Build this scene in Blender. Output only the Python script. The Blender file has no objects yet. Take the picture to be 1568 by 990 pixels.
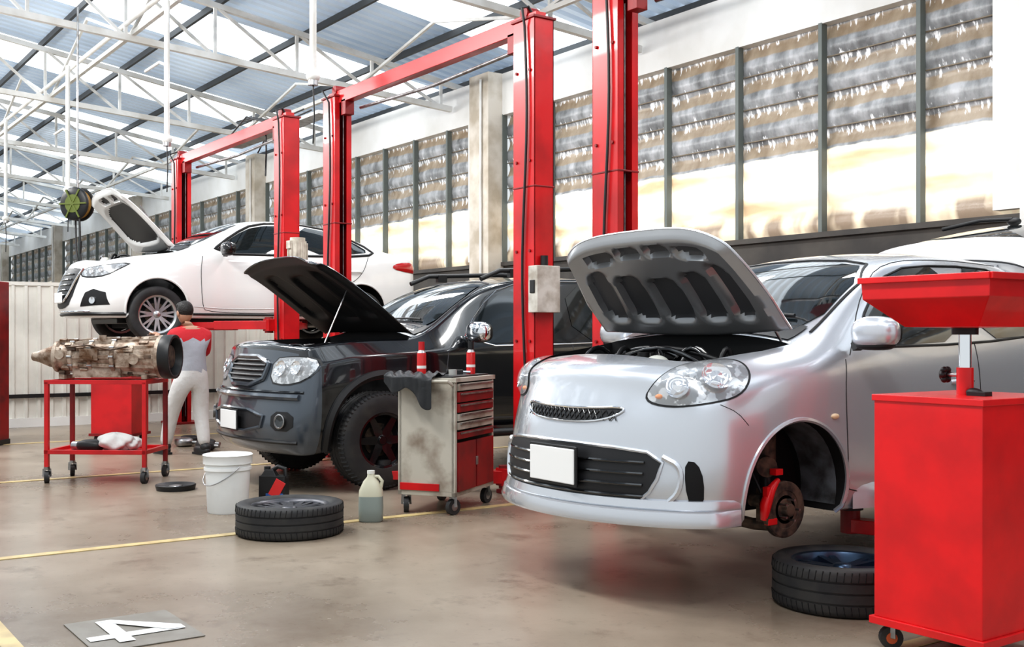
import bpy, bmesh, math, random
from mathutils import Vector, Matrix
from mathutils.bvhtree import BVHTree
random.seed(5)
V=Vector
# ---------------------------------------------------------------- materials
_M={}
def M(name,col,rough=.5,metal=0,coat=0,spec=.5,col2=None,nscale=6,ndetail=5,lo=.4,hi=.65,emit=0,ecol=None,alpha=1,bump=0,bscale=60,rough2=None):
    if name in _M: return _M[name]
    m=bpy.data.materials.new(name); m.use_nodes=True
    nt=m.node_tree; b=nt.nodes['Principled BSDF']
    b.inputs['Base Color'].default_value=(*col,1); b.inputs['Roughness'].default_value=rough
    b.inputs['Metallic'].default_value=metal; b.inputs['Coat Weight'].default_value=coat
    b.inputs['Coat Roughness'].default_value=.04
    b.inputs['Specular IOR Level'].default_value=spec; b.inputs['Alpha'].default_value=alpha
    if emit: 
        b.inputs['Emission Strength'].default_value=emit
        b.inputs['Emission Color'].default_value=(*(ecol or col),1)
    tc=nt.nodes.new('ShaderNodeTexCoord')
    if col2 or rough2 is not None:
        n=nt.nodes.new('ShaderNodeTexNoise'); n.inputs['Scale'].default_value=nscale; n.inputs['Detail'].default_value=ndetail
        nt.links.new(tc.outputs['Object'],n.inputs['Vector'])
        r=nt.nodes.new('ShaderNodeMapRange'); r.inputs['From Min'].default_value=lo; r.inputs['From Max'].default_value=hi
        nt.links.new(n.outputs['Fac'],r.inputs['Value'])
        if col2:
            x=nt.nodes.new('ShaderNodeMix'); x.data_type='RGBA'
            x.inputs[6].default_value=(*col,1); x.inputs[7].default_value=(*col2,1)
            nt.links.new(r.outputs[0],x.inputs[0]); nt.links.new(x.outputs[2],b.inputs['Base Color'])
        if rough2 is not None:
            r2=nt.nodes.new('ShaderNodeMapRange'); r2.inputs['To Min'].default_value=rough; r2.inputs['To Max'].default_value=rough2
            nt.links.new(r.outputs[0],r2.inputs['Value']); nt.links.new(r2.outputs[0],b.inputs['Roughness'])
    if bump:
        n=nt.nodes.new('ShaderNodeTexNoise'); n.inputs['Scale'].default_value=bscale; n.inputs['Detail'].default_value=4
        nt.links.new(tc.outputs['Object'],n.inputs['Vector'])
        bp=nt.nodes.new('ShaderNodeBump'); bp.inputs['Strength'].default_value=bump; bp.inputs['Distance'].default_value=.02
        nt.links.new(n.outputs['Fac'],bp.inputs['Height']); nt.links.new(bp.outputs[0],b.inputs['Normal'])
    _M[name]=m; return m
red=M('red_paint',(.58,.010,.014),.32,0,.2,col2=(.40,.008,.011),nscale=3)
red_dk=M('red_dark',(.28,.008,.01),.45,col2=(.14,.008,.01),nscale=5)
red_br=M('red_bright',(.76,.010,.014),.34,0,.2,col2=(.60,.009,.013),nscale=4,bump=.05,bscale=8)
blk=M('black_plastic',(.012,.012,.013),.45)
blkg=M('black_gloss',(.008,.008,.009),.12,0,.6)
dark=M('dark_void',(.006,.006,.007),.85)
rub=M('tyre_rubber',(.022,.022,.024),.62,col2=(.040,.038,.036),nscale=9)
chrome=M('chrome',(.85,.86,.88),.08,1)
steel=M('steel',(.45,.45,.46),.35,1,col2=(.25,.24,.23),nscale=12)
alum=M('cast_aluminium',(.46,.38,.31),.5,.4,col2=(.13,.068,.035),nscale=9,ndetail=8,lo=.42,hi=.64,bump=.5,bscale=25)
silver=M('silver_paint',(.60,.625,.665),.27,.6,1)
white=M('white_paint',(.82,.82,.81),.3,0,1)
blkpaint=M('black_paint',(.006,.007,.009),.16,0,1)
slate=M('slate_paint',(.075,.090,.110),.30,.4,.8)
glass=M('car_glass',(.010,.014,.016),.03,0,.5,spec=.8)
glassc=M('lens_clear',(.9,.92,.95),.05,0,.8,alpha=.20)
refl=M('reflector',(.72,.73,.74),.18,.9,col2=(.30,.31,.32),nscale=22,lo=.45,hi=.5)
amber=M('amber',(.8,.25,.02),.3,0,.5)
redlens=M('red_lens',(.45,.01,.01),.15,0,.8)
plate=M('plate_white',(.85,.85,.84),.5)
mesh_m=M('grille_black',(.014,.014,.016),.45)
offw=M('white_steel',(.80,.80,.78),.5,col2=(.60,.58,.54),nscale=2)
hoodin=M('hood_inner_grey',(.36,.37,.385),.32,.6)
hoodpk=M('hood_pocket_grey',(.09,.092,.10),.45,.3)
rust=M('rusty_steel',(.16,.11,.08),.6,.5,col2=(.05,.04,.035),nscale=20)
# ---------------------------------------------------------------- mesh builder
def basis(ax):
    a=V(ax).normalized(); t=V((0,0,1)) if abs(a.z)<.9 else V((1,0,0))
    u=t.cross(a).normalized(); return u,a.cross(u).normalized(),a
class MB:
    def __init__(s): s.v=[];s.f=[];s.m=[];s.sm=[];s.mats=[]
    def add(s,vs,fs,mat,smooth=False,T=None):
        if mat not in s.mats: s.mats.append(mat)
        k=s.mats.index(mat); o=len(s.v)
        for p in vs:
            p=V(p); s.v.append(T@p if T else p)
        for f in fs: s.f.append([i+o for i in f]); s.m.append(k); s.sm.append(smooth)
    def box(s,c,sz,mat,T=None,rz=0,rx=0,ry=0,top=None):
        c=V(c); x,y,z=[q/2 for q in sz]; R=Matrix.Rotation(rz,3,'Z')@Matrix.Rotation(ry,3,'Y')@Matrix.Rotation(rx,3,'X')
        tx,ty=top if top else (1,1)
        vs=[(-x,-y,-z),(x,-y,-z),(x,y,-z),(-x,y,-z),(-x*tx,-y*ty,z),(x*tx,-y*ty,z),(x*tx,y*ty,z),(-x*tx,y*ty,z)]
        s.add([c+R@V(p) for p in vs],[(3,2,1,0),(4,5,6,7),(0,1,5,4),(1,2,6,5),(2,3,7,6),(3,0,4,7)],mat,False,T)
    def beam(s,a,b,w,h,mat,T=None):
        a=V(a);b=V(b);d=(b-a).normalized(); up=V((0,0,1)) if abs(d.z)<.95 else V((0,1,0))
        r=d.cross(up).normalized(); u=r.cross(d)
        vs=[]
        for p in (a,b):
            for i,j in ((-1,-1),(1,-1),(1,1),(-1,1)): vs.append(p+r*i*w/2+u*j*h/2)
        s.add(vs,[(0,1,2,3),(7,6,5,4),(0,4,5,1),(1,5,6,2),(2,6,7,3),(3,7,4,0)],mat,False,T)
    def cyl(s,a,b,r,mat,r2=None,n=16,caps=True,T=None):
        a=V(a);b=V(b); r2=r if r2 is None else r2; u,w,_=basis(b-a); vs=[]
        for p,q in ((a,r),(b,r2)):
            for i in range(n):
                t=2*math.pi*i/n; vs.append(p+(u*math.cos(t)+w*math.sin(t))*q)
        s.add(vs,[(i,(i+1)%n,n+(i+1)%n,n+i) for i in range(n)],mat,True,T)
        if caps: s.add(vs,[tuple(range(n))[::-1],tuple(range(n,2*n))],mat,False,T)
    def tube(s,pts,r,mat,n=8,T=None,closed=False,sx=1):
        pts=[V(p) for p in pts]; vs=[];N=len(pts); pu=None
        for i,p in enumerate(pts):
            d=(pts[(i+1)%N]-pts[i-1]) if closed else (pts[min(i+1,N-1)]-pts[max(i-1,0)])
            if d.length<1e-7: d=V((0,0,1))
            d.normalize()
            if pu is None: u,w,_=basis(d)
            else:
                u=pu-d*pu.dot(d); u.normalize(); w=d.cross(u)
            pu=u; rr=r[i] if isinstance(r,(list,tuple)) else r
            for k in range(n):
                t=2*math.pi*k/n; vs.append(p+(u*math.cos(t)*sx+w*math.sin(t))*rr)
        fs=[(i*n+k,i*n+(k+1)%n,((i+1)%N)*n+(k+1)%n,((i+1)%N)*n+k) for i in range(N if closed else N-1) for k in range(n)]
        s.add(vs,fs,mat,True,T)
        if not closed: s.add(vs,[tuple(range(n))[::-1],tuple(range((N-1)*n,N*n))],mat,False,T)
    def lathe(s,prof,o,ax,mat,n=32,T=None,smooth=True,closed=False):
        u,w,a=basis(ax); o=V(o); vs=[]
        for r,h in prof:
            for i in range(n):
                t=2*math.pi*i/n; vs.append(o+a*h+(u*math.cos(t)+w*math.sin(t))*max(r,1e-4))
        K=len(prof)
        fs=[(j*n+i,j*n+(i+1)%n,((j+1)%K)*n+(i+1)%n,((j+1)%K)*n+i) for j in range(K if closed else K-1) for i in range(n)]
        s.add(vs,fs,mat,smooth,T)
    def ell(s,c,r,mat,n=20,m=12,e=1.0,T=None,rz=0):
        c=V(c); vs=[]; R=Matrix.Rotation(rz,3,'Z')
        sg=lambda x,p: math.copysign(abs(x)**p,x)
        for j in range(m+1):
            a=-math.pi/2+math.pi*j/m
            for i in range(n):
                t=2*math.pi*i/n
                vs.append(c+R@V((r[0]*sg(math.cos(a),e)*sg(math.cos(t),e),r[1]*sg(math.cos(a),e)*sg(math.sin(t),e),r[2]*sg(math.sin(a),e))))
        s.add(vs,[(j*n+i,j*n+(i+1)%n,(j+1)*n+(i+1)%n,(j+1)*n+i) for j in range(m) for i in range(n)],mat,True,T)
    def grid(s,rows,mat,smooth=True,T=None,flip=False):
        n=len(rows[0]); vs=[p for r in rows for p in r]
        fs=[(j*n+i,j*n+i+1,(j+1)*n+i+1,(j+1)*n+i) for j in range(len(rows)-1) for i in range(n-1)]
        if flip: fs=[f[::-1] for f in fs]
        s.add(vs,fs,mat,smooth,T)
    def poly(s,pts,mat,th=None,T=None):
        n=len(pts); 
        if th is None: s.add(pts,[tuple(range(n))],mat,False,T)
        else:
            th=V(th); vs=[V(p) for p in pts]+[V(p)+th for p in pts]
            s.add(vs,[tuple(range(n))[::-1],tuple(range(n,2*n))]+[(i,(i+1)%n,n+(i+1)%n,n+i) for i in range(n)],mat,False,T)
    def obj(s,name,parent=None,bevel=0,loc=None,rz=0,segs=2,sub=0):
        me=bpy.data.meshes.new(name); me.from_pydata([tuple(p) for p in s.v],[],s.f); me.validate(clean_customdata=False)
        for m in s.mats: me.materials.append(m)
        if not bevel:
            try: me.set_sharp_from_angle(angle=math.radians(48))
            except Exception: pass
        if len(me.polygons)==len(s.m):
            me.polygons.foreach_set('material_index',s.m); me.polygons.foreach_set('use_smooth',s.sm)
        me.update(); ob=bpy.data.objects.new(name,me); bpy.context.scene.collection.objects.link(ob)
        if parent: ob.parent=parent
        if loc is not None: ob.location=loc
        ob.rotation_euler=(0,0,rz)
        if bevel:
            b=ob.modifiers.new('b','BEVEL'); b.width=bevel; b.segments=segs; b.limit_method='ANGLE'; b.angle_limit=math.radians(40)
        if sub: ob.modifiers.new('s','SUBSURF').render_levels=sub
        return ob
def empty(name,loc=(0,0,0),rz=0,parent=None):
    e=bpy.data.objects.new(name,None); bpy.context.scene.collection.objects.link(e); e.location=loc; e.rotation_euler=(0,0,rz); e.empty_display_size=.2
    if parent: e.parent=parent
    return e
def chaikin(p,k=2,closed=True):
    for _ in range(k):
        q=[]; n=len(p)
        for i in range(n if closed else n-1):
            a=p[i];b=p[(i+1)%n]
            q.append((a[0]*.75+b[0]*.25,a[1]*.75+b[1]*.25)); q.append((a[0]*.25+b[0]*.75,a[1]*.25+b[1]*.75))
        if not closed: q=[p[0]]+q+[p[-1]]
        p=q
    return p
def resample(p,step,closed=True):
    out=[];n=len(p)
    for i in range(n if closed else n-1):
        a=V(p[i]);b=V(p[(i+1)%n]); k=max(1,int((b-a).length/step))
        for j in range(k): out.append(tuple(a.lerp(b,j/k)))
    if not closed: out.append(tuple(p[-1]))
    return out
# ---------------------------------------------------------------- car tools
class Car:
    def __init__(s,name,loc,st,L,wref,sweep,rsweep,mats,cagemat=None,rz=0,crease=(.25,.35)):
        s.e=empty(name,loc,rz); s.L=L; s.mats=mats
        bm=bmesh.new(); cl=bm.edges.layers.float.new('crease_edge'); rings=[]
        def yy(y,x,dy):
            kf=sweep*max(0,min(1,1-y/.9)); kr=rsweep*max(0,1-(L-y)/.7)
            q=(abs(x)/wref)**2.4
            return y+dy+kf*q-kr*q
        for S in st:
            y,rows,zm,zc=S[:4]; dy=S[4] if len(S)>4 else [0]*5
            (wb,zb),(w1,z1),(w2,z2),(w3,z3),(wt,zt)=rows
            h=[(0,zb,dy[0]),(wb*.5,zb,dy[0]),(wb,zb,dy[0]),(w1,z1,dy[1]),(w2,z2,dy[2]),(w3,z3,dy[3]),(wt,zt,dy[4]),(wt*.55,zm,dy[4]),(0,zc,dy[4])]
            ring=[bm.verts.new((x,yy(y,x,d),z)) for x,z,d in h]
            ring+=[bm.verts.new((-x,yy(y,x,d),z)) for x,z,d in h[7:0:-1]]
            rings.append(ring)
        for i in range(len(rings)-1):
            for j in range(16):
                k=(j+1)%16
                f=bm.faces.new((rings[i][j],rings[i][k],rings[i+1][k],rings[i+1][j]))
                jj=j if j<8 else 15-j
                if cagemat: f.material_index=cagemat(i,jj)
        for (ri,flip) in ((0,False),(-1,True)):
            R=rings[ri]; S=st[ri]; y=S[0]; dy=S[4] if len(S)>4 else [0]*5
            g=[[R[14],R[15],R[0],R[1],R[2]]]
            for r,(l,q) in enumerate(((13,3),(12,4),(11,5))):
                w=S[1][r+1][0]; z=S[1][r+1][1]
                g.append([R[l]]+[bm.verts.new((fx*w,yy(y,fx*w,dy[r+1]),z)) for fx in(-.5,0,.5)]+[R[q]])
            g.append([R[10],R[9],R[8],R[7],R[6]])
            for a in range(4):
                for b in range(4):
                    q=(g[a][b],g[a][b+1],g[a+1][b+1],g[a+1][b])
                    f=bm.faces.new(q if not flip else q[::-1])
                    if cagemat: f.material_index=cagemat(-1 if ri==0 else 99,(2,3,4,5)[a])
        bmesh.ops.recalc_face_normals(bm,faces=bm.faces)
        bm.edges.ensure_lookup_table()
        for i in range(len(rings)-1):
            for j,c in ((5,crease[0]),(11,crease[0]),(6,crease[1]),(10,crease[1]),(2,.5),(14,.5)):
                e=bm.edges.get((rings[i][j],rings[i+1][j]))
                if e: e[cl]=c
        me=bpy.data.meshes.new('cage'); bm.to_mesh(me); bm.free()
        ob=bpy.data.objects.new('cage',me); bpy.context.scene.collection.objects.link(ob)
        sb=ob.modifiers.new('s','SUBSURF'); sb.levels=4; sb.render_levels=4
        dg=bpy.context.evaluated_depsgraph_get(); dg.update()
        s.me=bpy.data.meshes.new_from_object(ob.evaluated_get(dg)); bpy.data.objects.remove(ob)
        for m in mats: s.me.materials.append(m)
        b2=bmesh.new(); b2.from_mesh(s.me); s.bvh=BVHTree.FromBMesh(b2); b2.free()
        s.cut=[]
    def hit(s,o,d):
        r=s.bvh.ray_cast(V(o),V(d).normalized())
        if r[0] is None:
            r=s.bvh.find_nearest(V(o)+V(d).normalized()*1.0)
        return r[0],r[1]
    def decal(s,mb,pts,mat,o=(2,0,0),d=(-1,0,0),up=(0,0,1),off=.004,bulge=0,rnd=2,step=.03,rings=8,mirror=True,T=None,rim=0):
        d=V(d).normalized(); up=V(up); r=d.cross(up).normalized(); up=r.cross(d); o=V(o)
        P=chaikin(pts,rnd) if rnd else pts
        P=resample(P,step); n=len(P); cx=sum(p[0] for p in P)/n; cy=sum(p[1] for p in P)/n
        vs=[]
        for k in range(rings+1):
            q=1-k/rings
            for (a,b) in P:
                a=cx+(a-cx)*q; b=cy+(b-cy)*q
                h,nn=s.hit(o+r*a+up*b,d)
                if k==0 and rim: vs.append(h-nn*.01)
                else: vs.append(h+nn*(off+bulge*(1-q**2.2)))
        fs=[(k*n+i,k*n+(i+1)%n,(k+1)*n+(i+1)%n,(k+1)*n+i) for k in range(rings) for i in range(n)]
        mb.add(vs,fs,mat,True,T)
        if mirror: mb.add([(-p[0],p[1],p[2]) for p in vs],[f[::-1] for f in fs],mat,True,T)
    def line(s,mb,pts,mat,r=.003,o=(2,0,0),d=(-1,0,0),up=(0,0,1),off=.0,rnd=1,closed=False,mirror=True,step=.03,sx=1):
        d=V(d).normalized(); up=V(up); rr=d.cross(up).normalized(); up=rr.cross(d); o=V(o)
        P=chaikin(pts,rnd,closed) if rnd else pts
        P=resample(P,step,closed); vs=[]
        for a,b in P:
            h,nn=s.hit(o+rr*a+up*b,d); vs.append(h+nn*off)
        mb.tube(vs,r,mat,6,closed=closed,sx=sx)
        if mirror: mb.tube([(-p.x,p.y,p.z) for p in vs],r,mat,6,closed=closed,sx=sx)
    def addcut(s,mb):
        ob=mb.obj('cut'); s.cut.append(ob)
    def wheelwell(s,y,z,r,xin=.5):
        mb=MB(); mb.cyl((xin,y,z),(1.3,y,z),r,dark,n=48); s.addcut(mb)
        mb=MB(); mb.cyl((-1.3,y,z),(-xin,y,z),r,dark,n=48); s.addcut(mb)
    def arch(s,mb,y,z,r,mat,rad=.014,a0=-20,a1=200,off=0,sx=1):
        pts=[(y+r*math.cos(math.radians(a)),z+r*math.sin(math.radians(a))) for a in range(a0,a1+1,5)]
        s.line(mb,pts,mat,r=rad,rnd=0,off=off,step=.05,sx=sx)
    def band(s,mb,prof,mat,yc,a0,a1,zr):
        P=[]
        for a in range(a0,a1+1,3):
            t=math.radians(a); d=V((math.sin(t),-math.cos(t),0)); h,n=s.hit(V((0,yc,zr))+d*3,-d)
            k=min(1,(min(a-a0,a1-a))/8+.15)
            P.append([V((h.x,h.y,0))+d*(o*k)+V((0,0,z)) for z,o in prof])
        rows=[[p[i] for p in P] for i in range(len(prof))]
        mb.grid(rows,mat,flip=True)
    def hood(s,yf,yh,Wf,Wb,sw,angle,mat_out,mat_in,zfloor,pockets,rib=.03,lift=0,mat_pk=None,fp=2.6):
        ns,ntt=72,48; mat_pk=mat_pk or mat_in
        def pt(a,t):
            W=Wf+(Wb-Wf)*min(1,t*1.6)**.7; x=a*W; y0=yf+sw*abs(a)**fp
            y=y0+t*(yh-.06*(a*a)-y0)
            h,n=s.hit((x,y,3),(0,0,-1)); return h,n
        rows=[];rin=[];KK=[]
        for j in range(ntt+1):
            t=j/ntt; A=[];B=[];K=[]
            for i in range(ns+1):
                a=-1+2*i/ns; h,n=pt(a,t)
                e=min(1,min((1-abs(a))/.05,t/.05,(1-t)/.05)); e=max(0,e)
                k=0
                for (sc,tc,rs,rt) in pockets:
                    q=((a-sc)/rs)**4+((t-tc)/rt)**4
                    k=max(k,max(0,min(1,(1.5-q)/.8)))
                k=k*k*(3-2*k); K.append(k)
                A.append(h.copy()); B.append(h-n*(.006+e*(.010+rib*(1-k))))
            rows.append(A); rin.append(B); KK.append(K)
        zh=rows[-1][ns//2].z
        piv=V((0,yh,zh))
        T=Matrix.Translation(piv+V((0,0,lift)))@Matrix.Rotation(-math.radians(angle),4,'X')@Matrix.Translation(-piv)
        mb=MB(); mb.grid(rows,mat_out,T=T)
        n1=ns+1; vs=[p for r in rin for p in r]; f1=[];f2=[]
        for j in range(ntt):
            for i in range(ns):
                f=(j*n1+i,(j+1)*n1+i,(j+1)*n1+i+1,j*n1+i+1)
                kk=(KK[j][i]+KK[j+1][i]+KK[j][i+1]+KK[j+1][i+1])/4
                (f2 if kk>.8 else f1).append(f)
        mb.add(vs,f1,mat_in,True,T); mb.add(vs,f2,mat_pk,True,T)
        def strip(a,b): mb.grid([a,b],mat_out,T=T)
        strip(rows[0],rin[0]); strip(rows[-1],rin[-1]); strip([r[0] for r in rows],[r[0] for r in rin]); strip([r[-1] for r in rows],[r[-1] for r in rin])
        edge=[rows[j][0] for j in range(ntt,-1,-1)]+rows[0][1:]+[rows[j][-1] for j in range(1,ntt+1)]
        mb.tube(edge,.007,mat_out,6,T=T)
        s.hoodT=T
        mb.obj('hood',s.e)
        k=.965; bd=[rows[0][i] for i in range(0,ns+1)]+[rows[j][-1] for j in range(1,ntt+1)]+[rows[-1][i] for i in range(ns-1,-1,-1)]+[rows[j][0] for j in range(ntt-1,0,-1)]
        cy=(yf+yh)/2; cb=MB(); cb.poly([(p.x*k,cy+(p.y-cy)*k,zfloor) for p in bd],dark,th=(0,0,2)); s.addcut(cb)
        s.hrows=rows; return rows
    def cowl(s,y,w,z):
        mb=MB(); rows=[]
        for q in (0,.05,.10,.15):
            r=[]
            for i in range(21):
                x=-w+2*w*i/20; h,n=s.hit((x,y+q-.04*(x/w)**2,3),(0,0,-1)); r.append(h+n*.006)
            rows.append(r)
        mb.grid(rows,blk)
        for x0,x1 in ((-.05,.5),(-.6,-.08)):
            P=[]
            for i in range(9):
                x=x0+(x1-x0)*i/8; h,n=s.hit((x,y+.14+.02*i/8,3),(0,0,-1)); P.append(h+n*.022)
            mb.tube(P,.009,blk)
        mb.obj('cowl_and_wipers',s.e)
    def finish(s):
        ob=bpy.data.objects.new('body',s.me); bpy.context.scene.collection.objects.link(ob)
        for i,c in enumerate(s.cut):
            b=ob.modifiers.new('b%d'%i,'BOOLEAN'); b.object=c; b.operation='DIFFERENCE'; b.solver='EXACT'
            try: b.material_mode='TRANSFER'
            except Exception: pass
        dg=bpy.context.evaluated_depsgraph_get(); dg.update()
        me=bpy.data.meshes.new_from_object(ob.evaluated_get(dg))
        for c in s.cut: bpy.data.objects.remove(c)
        ob.modifiers.clear(); ob.data=me; ob.parent=s.e
        for p in me.polygons: p.use_smooth=True
        try: me.set_sharp_from_angle(angle=math.radians(38))
        except Exception as ex: print('sharp',ex)
        s.body=ob
def st(y,B,a,b,c,T,zm,zc,dy=None):
    r=(y,[B,a,b,c,T],zm,zc)
    return r+((dy,) if dy else ())
# ---------------------------------------------------------------- wheels
def tyre_prof(R,rim,w):
    h=w/2; P=[(rim,-h*.72),(rim+.012,-h*.9),((R+rim)/2,-h),(R*.95,-h*.96),(R*.985,-h*.86),(R*.998,-h*.72)]
    for g in (-.22,0,.22):
        c0=g*w; P+=[(R,c0-.005),(R-.007,c0-.004),(R-.007,c0+.004),(R,c0+.005)]
    P+=[(R*.998,h*.72),(R*.985,h*.86),(R*.95,h*.96),((R+rim)/2,h),(rim+.012,h*.9),(rim,h*.72)]
    return P
def wheel(mb,c,R,rim,w,nsp=5,sgn=1,rimmat=None,ax=(1,0,0),split=True,tread=True,lug=0,sw=.030):
    rimmat=rimmat or steel; c=V(c); a=V(ax)*sgn; u,wv,_=basis(a)
    mb.lathe(tyre_prof(R,rim,w),c,a,rub,n=72)
    if tread:
        N=64
        for i in range(N):
            t=2*math.pi*i/N; d=u*math.cos(t)+wv*math.sin(t); tn=-u*math.sin(t)+wv*math.cos(t)
            for sd in (-1,1):
                if lug:
                    p=c+d*(R*.985+lug)+a*(sd*w*.40); mb.beam(p-a*sd*.02,p+a*sd*.022+tn*.008-d*(.018+lug),.017+lug,.012,rub)
                else:
                    p=c+d*(R+.0005)+a*(sd*w*.30); mb.beam(p-a*sd*.012,p+a*sd*.03+tn*.006-d*.004,.0035,.003,dark)
    mb.lathe([(rim+.004,w*.40),(rim+.010,w*.42),(rim-.01,w*.40),(rim-.022,w*.3),(rim-.03,-w*.2),(rim-.02,-w*.42),(rim+.005,-w*.42)],c,a,rimmat,n=48)
    mb.lathe([(0,w*.02),(rim-.03,w*.0)],c,a,dark,n=32)
    mb.lathe([(0,w*.06),(rim*.62,w*.06),(rim*.62,w*.03)],c,a,rust,n=32)
    for i in range(nsp):
        t0=2*math.pi*i/nsp
        for off in ((-.13,.13) if split else (0,)):
            t=t0+off*1.1; t1=t0+off*.35
            d1=u*math.cos(t)+wv*math.sin(t); d0=u*math.cos(t1)+wv*math.sin(t1)
            p0=c+d0*rim*.16+a*w*.28; p1=c+d1*(rim-.012)+a*w*.33
            ww=sw if split else .055
            tn=a.cross((p1-p0).normalized()).normalized()
            vs=[p0-tn*ww*.7,p0+tn*ww*.7,p1+tn*ww*.45,p1-tn*ww*.45]; vs+=[v-a*.035 for v in vs]
            mb.add(vs,[(0,1,2,3),(4,7,6,5),(0,4,5,1),(1,5,6,2),(2,6,7,3),(3,7,4,0)],rimmat)
    mb.lathe([(0,w*.34),(rim*.15,w*.34),(rim*.2,w*.29),(rim*.22,w*.2)],c,a,rimmat,n=24)
def engine(e,yc,z,W,L,h=.0):
    mb=MB(); g=M('engine_grey',(.16,.16,.165),.4,.5,col2=(.04,.04,.04),nscale=10)
    mb.box((-.03,yc,z+.14),(W*.75,L*.42,.26),g); mb.box((-.03,yc-.02,z+.28),(W*.6,L*.3,.06),blkg,top=(.85,.8))
    for k in range(4): mb.cyl((-.03-W*.21+k*W*.14,yc-.02,z+.31),(-.03-W*.21+k*W*.14,yc-.02,z+.335),.02,steel)
    mb.box((W*.62,yc+.05,z+.16),(W*.35,L*.25,.22),blk); mb.box((W*.62,yc+.05,z+.28),(W*.3,L*.2,.02),g)
    mb.box((-W*.66,yc,z+.18),(W*.35,L*.35,.2),blk,top=(.8,.8))
    mb.box((0,yc-L*.36,z+.17),(W*1.7,.03,.1),blk); mb.box((0,yc-L*.40,z+.1),(W*1.5,.04,.3),dark)
    for sx in(-1,1):
        mb.cyl((sx*W*.8,yc+L*.28,z+.1),(sx*W*.8,yc+L*.28,z+.30),.09,g,r2=.07); mb.cyl((sx*W*.8,yc+L*.28,z+.3),(sx*W*.8,yc+L*.28,z+.325),.03,steel)
    mb.cyl((.05,yc-.1,z+.3),(.05,yc-.1,z+.34),.03,blk); mb.cyl((-.2,yc-.3,z+.2),(-.2,yc-.3,z+.29),.035,steel)
    for k in range(9):
        a=V((random.uniform(-W,W)*.8,yc+random.uniform(-.3,.3)*L,z+.27)); b=V((random.uniform(-W,W)*.8,yc+random.uniform(-.3,.3)*L,z+.27))
        pts=[a.lerp(b,t/8)+V((0,0,.09*math.sin(math.pi*t/8))) for t in range(9)]; mb.tube(pts,.014,random.choice([blkg,blk,steel]),8)
    mb.ell((W*.45,yc-L*.3,z+.28),(.07,.06,.05),M('reservoir',(.55,.55,.5),.4))
    mb.obj('engine',e,bevel=.006)
def mirror(e,x,y,z,mat,cap=None,s_=1.0):
    mb=MB()
    for s in (-1,1):
        mb.beam((s*(x-.10),y+.02,z-.07),(s*x,y,z-.03),.05,.04,blk)
        mb.ell((s*(x+.03),y,z),(.125*s_,.07,.078*s_),cap or mat,e=.75); mb.ell((s*(x+.03),y+.035,z),(.112*s_,.045,.066*s_),blk,e=.6)
        mb.ell((s*(x+.03),y-.0,z-.055),(.10,.055,.03),blk,e=.7)
    mb.obj('door_mirrors',e)
FR=dict(o=(0,-1,0),d=(0,1,0))
# ================================================================ SILVER HATCHBACK
S=[st(0,(.60,.20),(.70,.30),(.73,.47),(.68,.66),(.54,.78),.83,.84,[.05,-.02,0,.05,.13]),
   st(.13,(.74,.19),(.80,.31),(.81,.50),(.77,.74),(.62,.87),.90,.91,[0,0,0,0,0]),
   st(.45,(.79,.19),(.835,.32),(.84,.54),(.805,.83),(.66,.95),.98,.985),
   st(.80,(.79,.19),(.83,.33),(.845,.56),(.81,.89),(.68,.99),1.02,1.025),
   st(1.06,(.79,.19),(.83,.33),(.84,.57),(.82,.92),(.71,1.01),1.04,1.045),
   st(1.36,(.79,.19),(.83,.33),(.84,.58),(.82,.94),(.655,1.23),1.27,1.285),
   st(1.72,(.79,.19),(.83,.33),(.84,.58),(.815,.95),(.605,1.45),1.49,1.50),
   st(2.25,(.79,.19),(.83,.33),(.84,.58),(.815,.96),(.59,1.49),1.53,1.54),
   st(2.85,(.79,.19),(.83,.33),(.84,.58),(.81,.98),(.58,1.47),1.51,1.52),
   st(3.35,(.78,.2),(.82,.34),(.83,.6),(.79,1.0),(.56,1.40),1.44,1.45),
   st(3.62,(.76,.22),(.80,.36),(.81,.6),(.76,.98),(.58,1.18),1.2,1.2),
   st(3.74,(.72,.25),(.78,.38),(.78,.6),(.74,.88),(.6,1.0),1.02,1.02),
   st(3.80,(.66,.28),(.72,.4),(.73,.58),(.70,.78),(.58,.9),.92,.92)]
c=Car('silver_hatchback_car',(-4.3,3.22,.2),S,3.8,.83,.36,.15,[silver])
pk=[(-.70,.56,.11,.26),(-.37,.60,.14,.22),(0,.62,.16,.20),(.37,.60,.14,.22),(.70,.56,.11,.26),(-.55,.17,.16,.06),(-.18,.15,.13,.05),(.18,.15,.13,.05),(.55,.17,.16,.06)]
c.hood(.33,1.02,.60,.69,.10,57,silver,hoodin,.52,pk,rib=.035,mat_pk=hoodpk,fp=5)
c.cowl(1.03,.62,1.05)
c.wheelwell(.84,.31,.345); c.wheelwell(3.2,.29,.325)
mb=MB(); 
c.arch(mb,.84,.31,.345,silver,.012); c.arch(mb,3.2,.29,.325,silver,.012); mb.obj('fender_lips',c.e)
mb=MB()
c.decal(mb,[(1.30,.985),(1.52,1.22),(1.78,1.395),(2.26,1.435),(2.28,1.02)],glass,rnd=1)
c.decal(mb,[(2.36,1.02),(2.35,1.435),(2.85,1.42),(3.12,1.22),(3.0,1.05)],glass,rnd=1)
c.decal(mb,[(-.64,1.07),(-.585,1.40),(-.3,1.445),(.3,1.445),(.585,1.40),(.64,1.07),(.3,1.055),(-.3,1.055)],glass,o=(0,.95,0),d=(0,1,0),mirror=False,rnd=1,rings=12,off=.006)
mb.obj('windows',c.e)
mb=MB()
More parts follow.
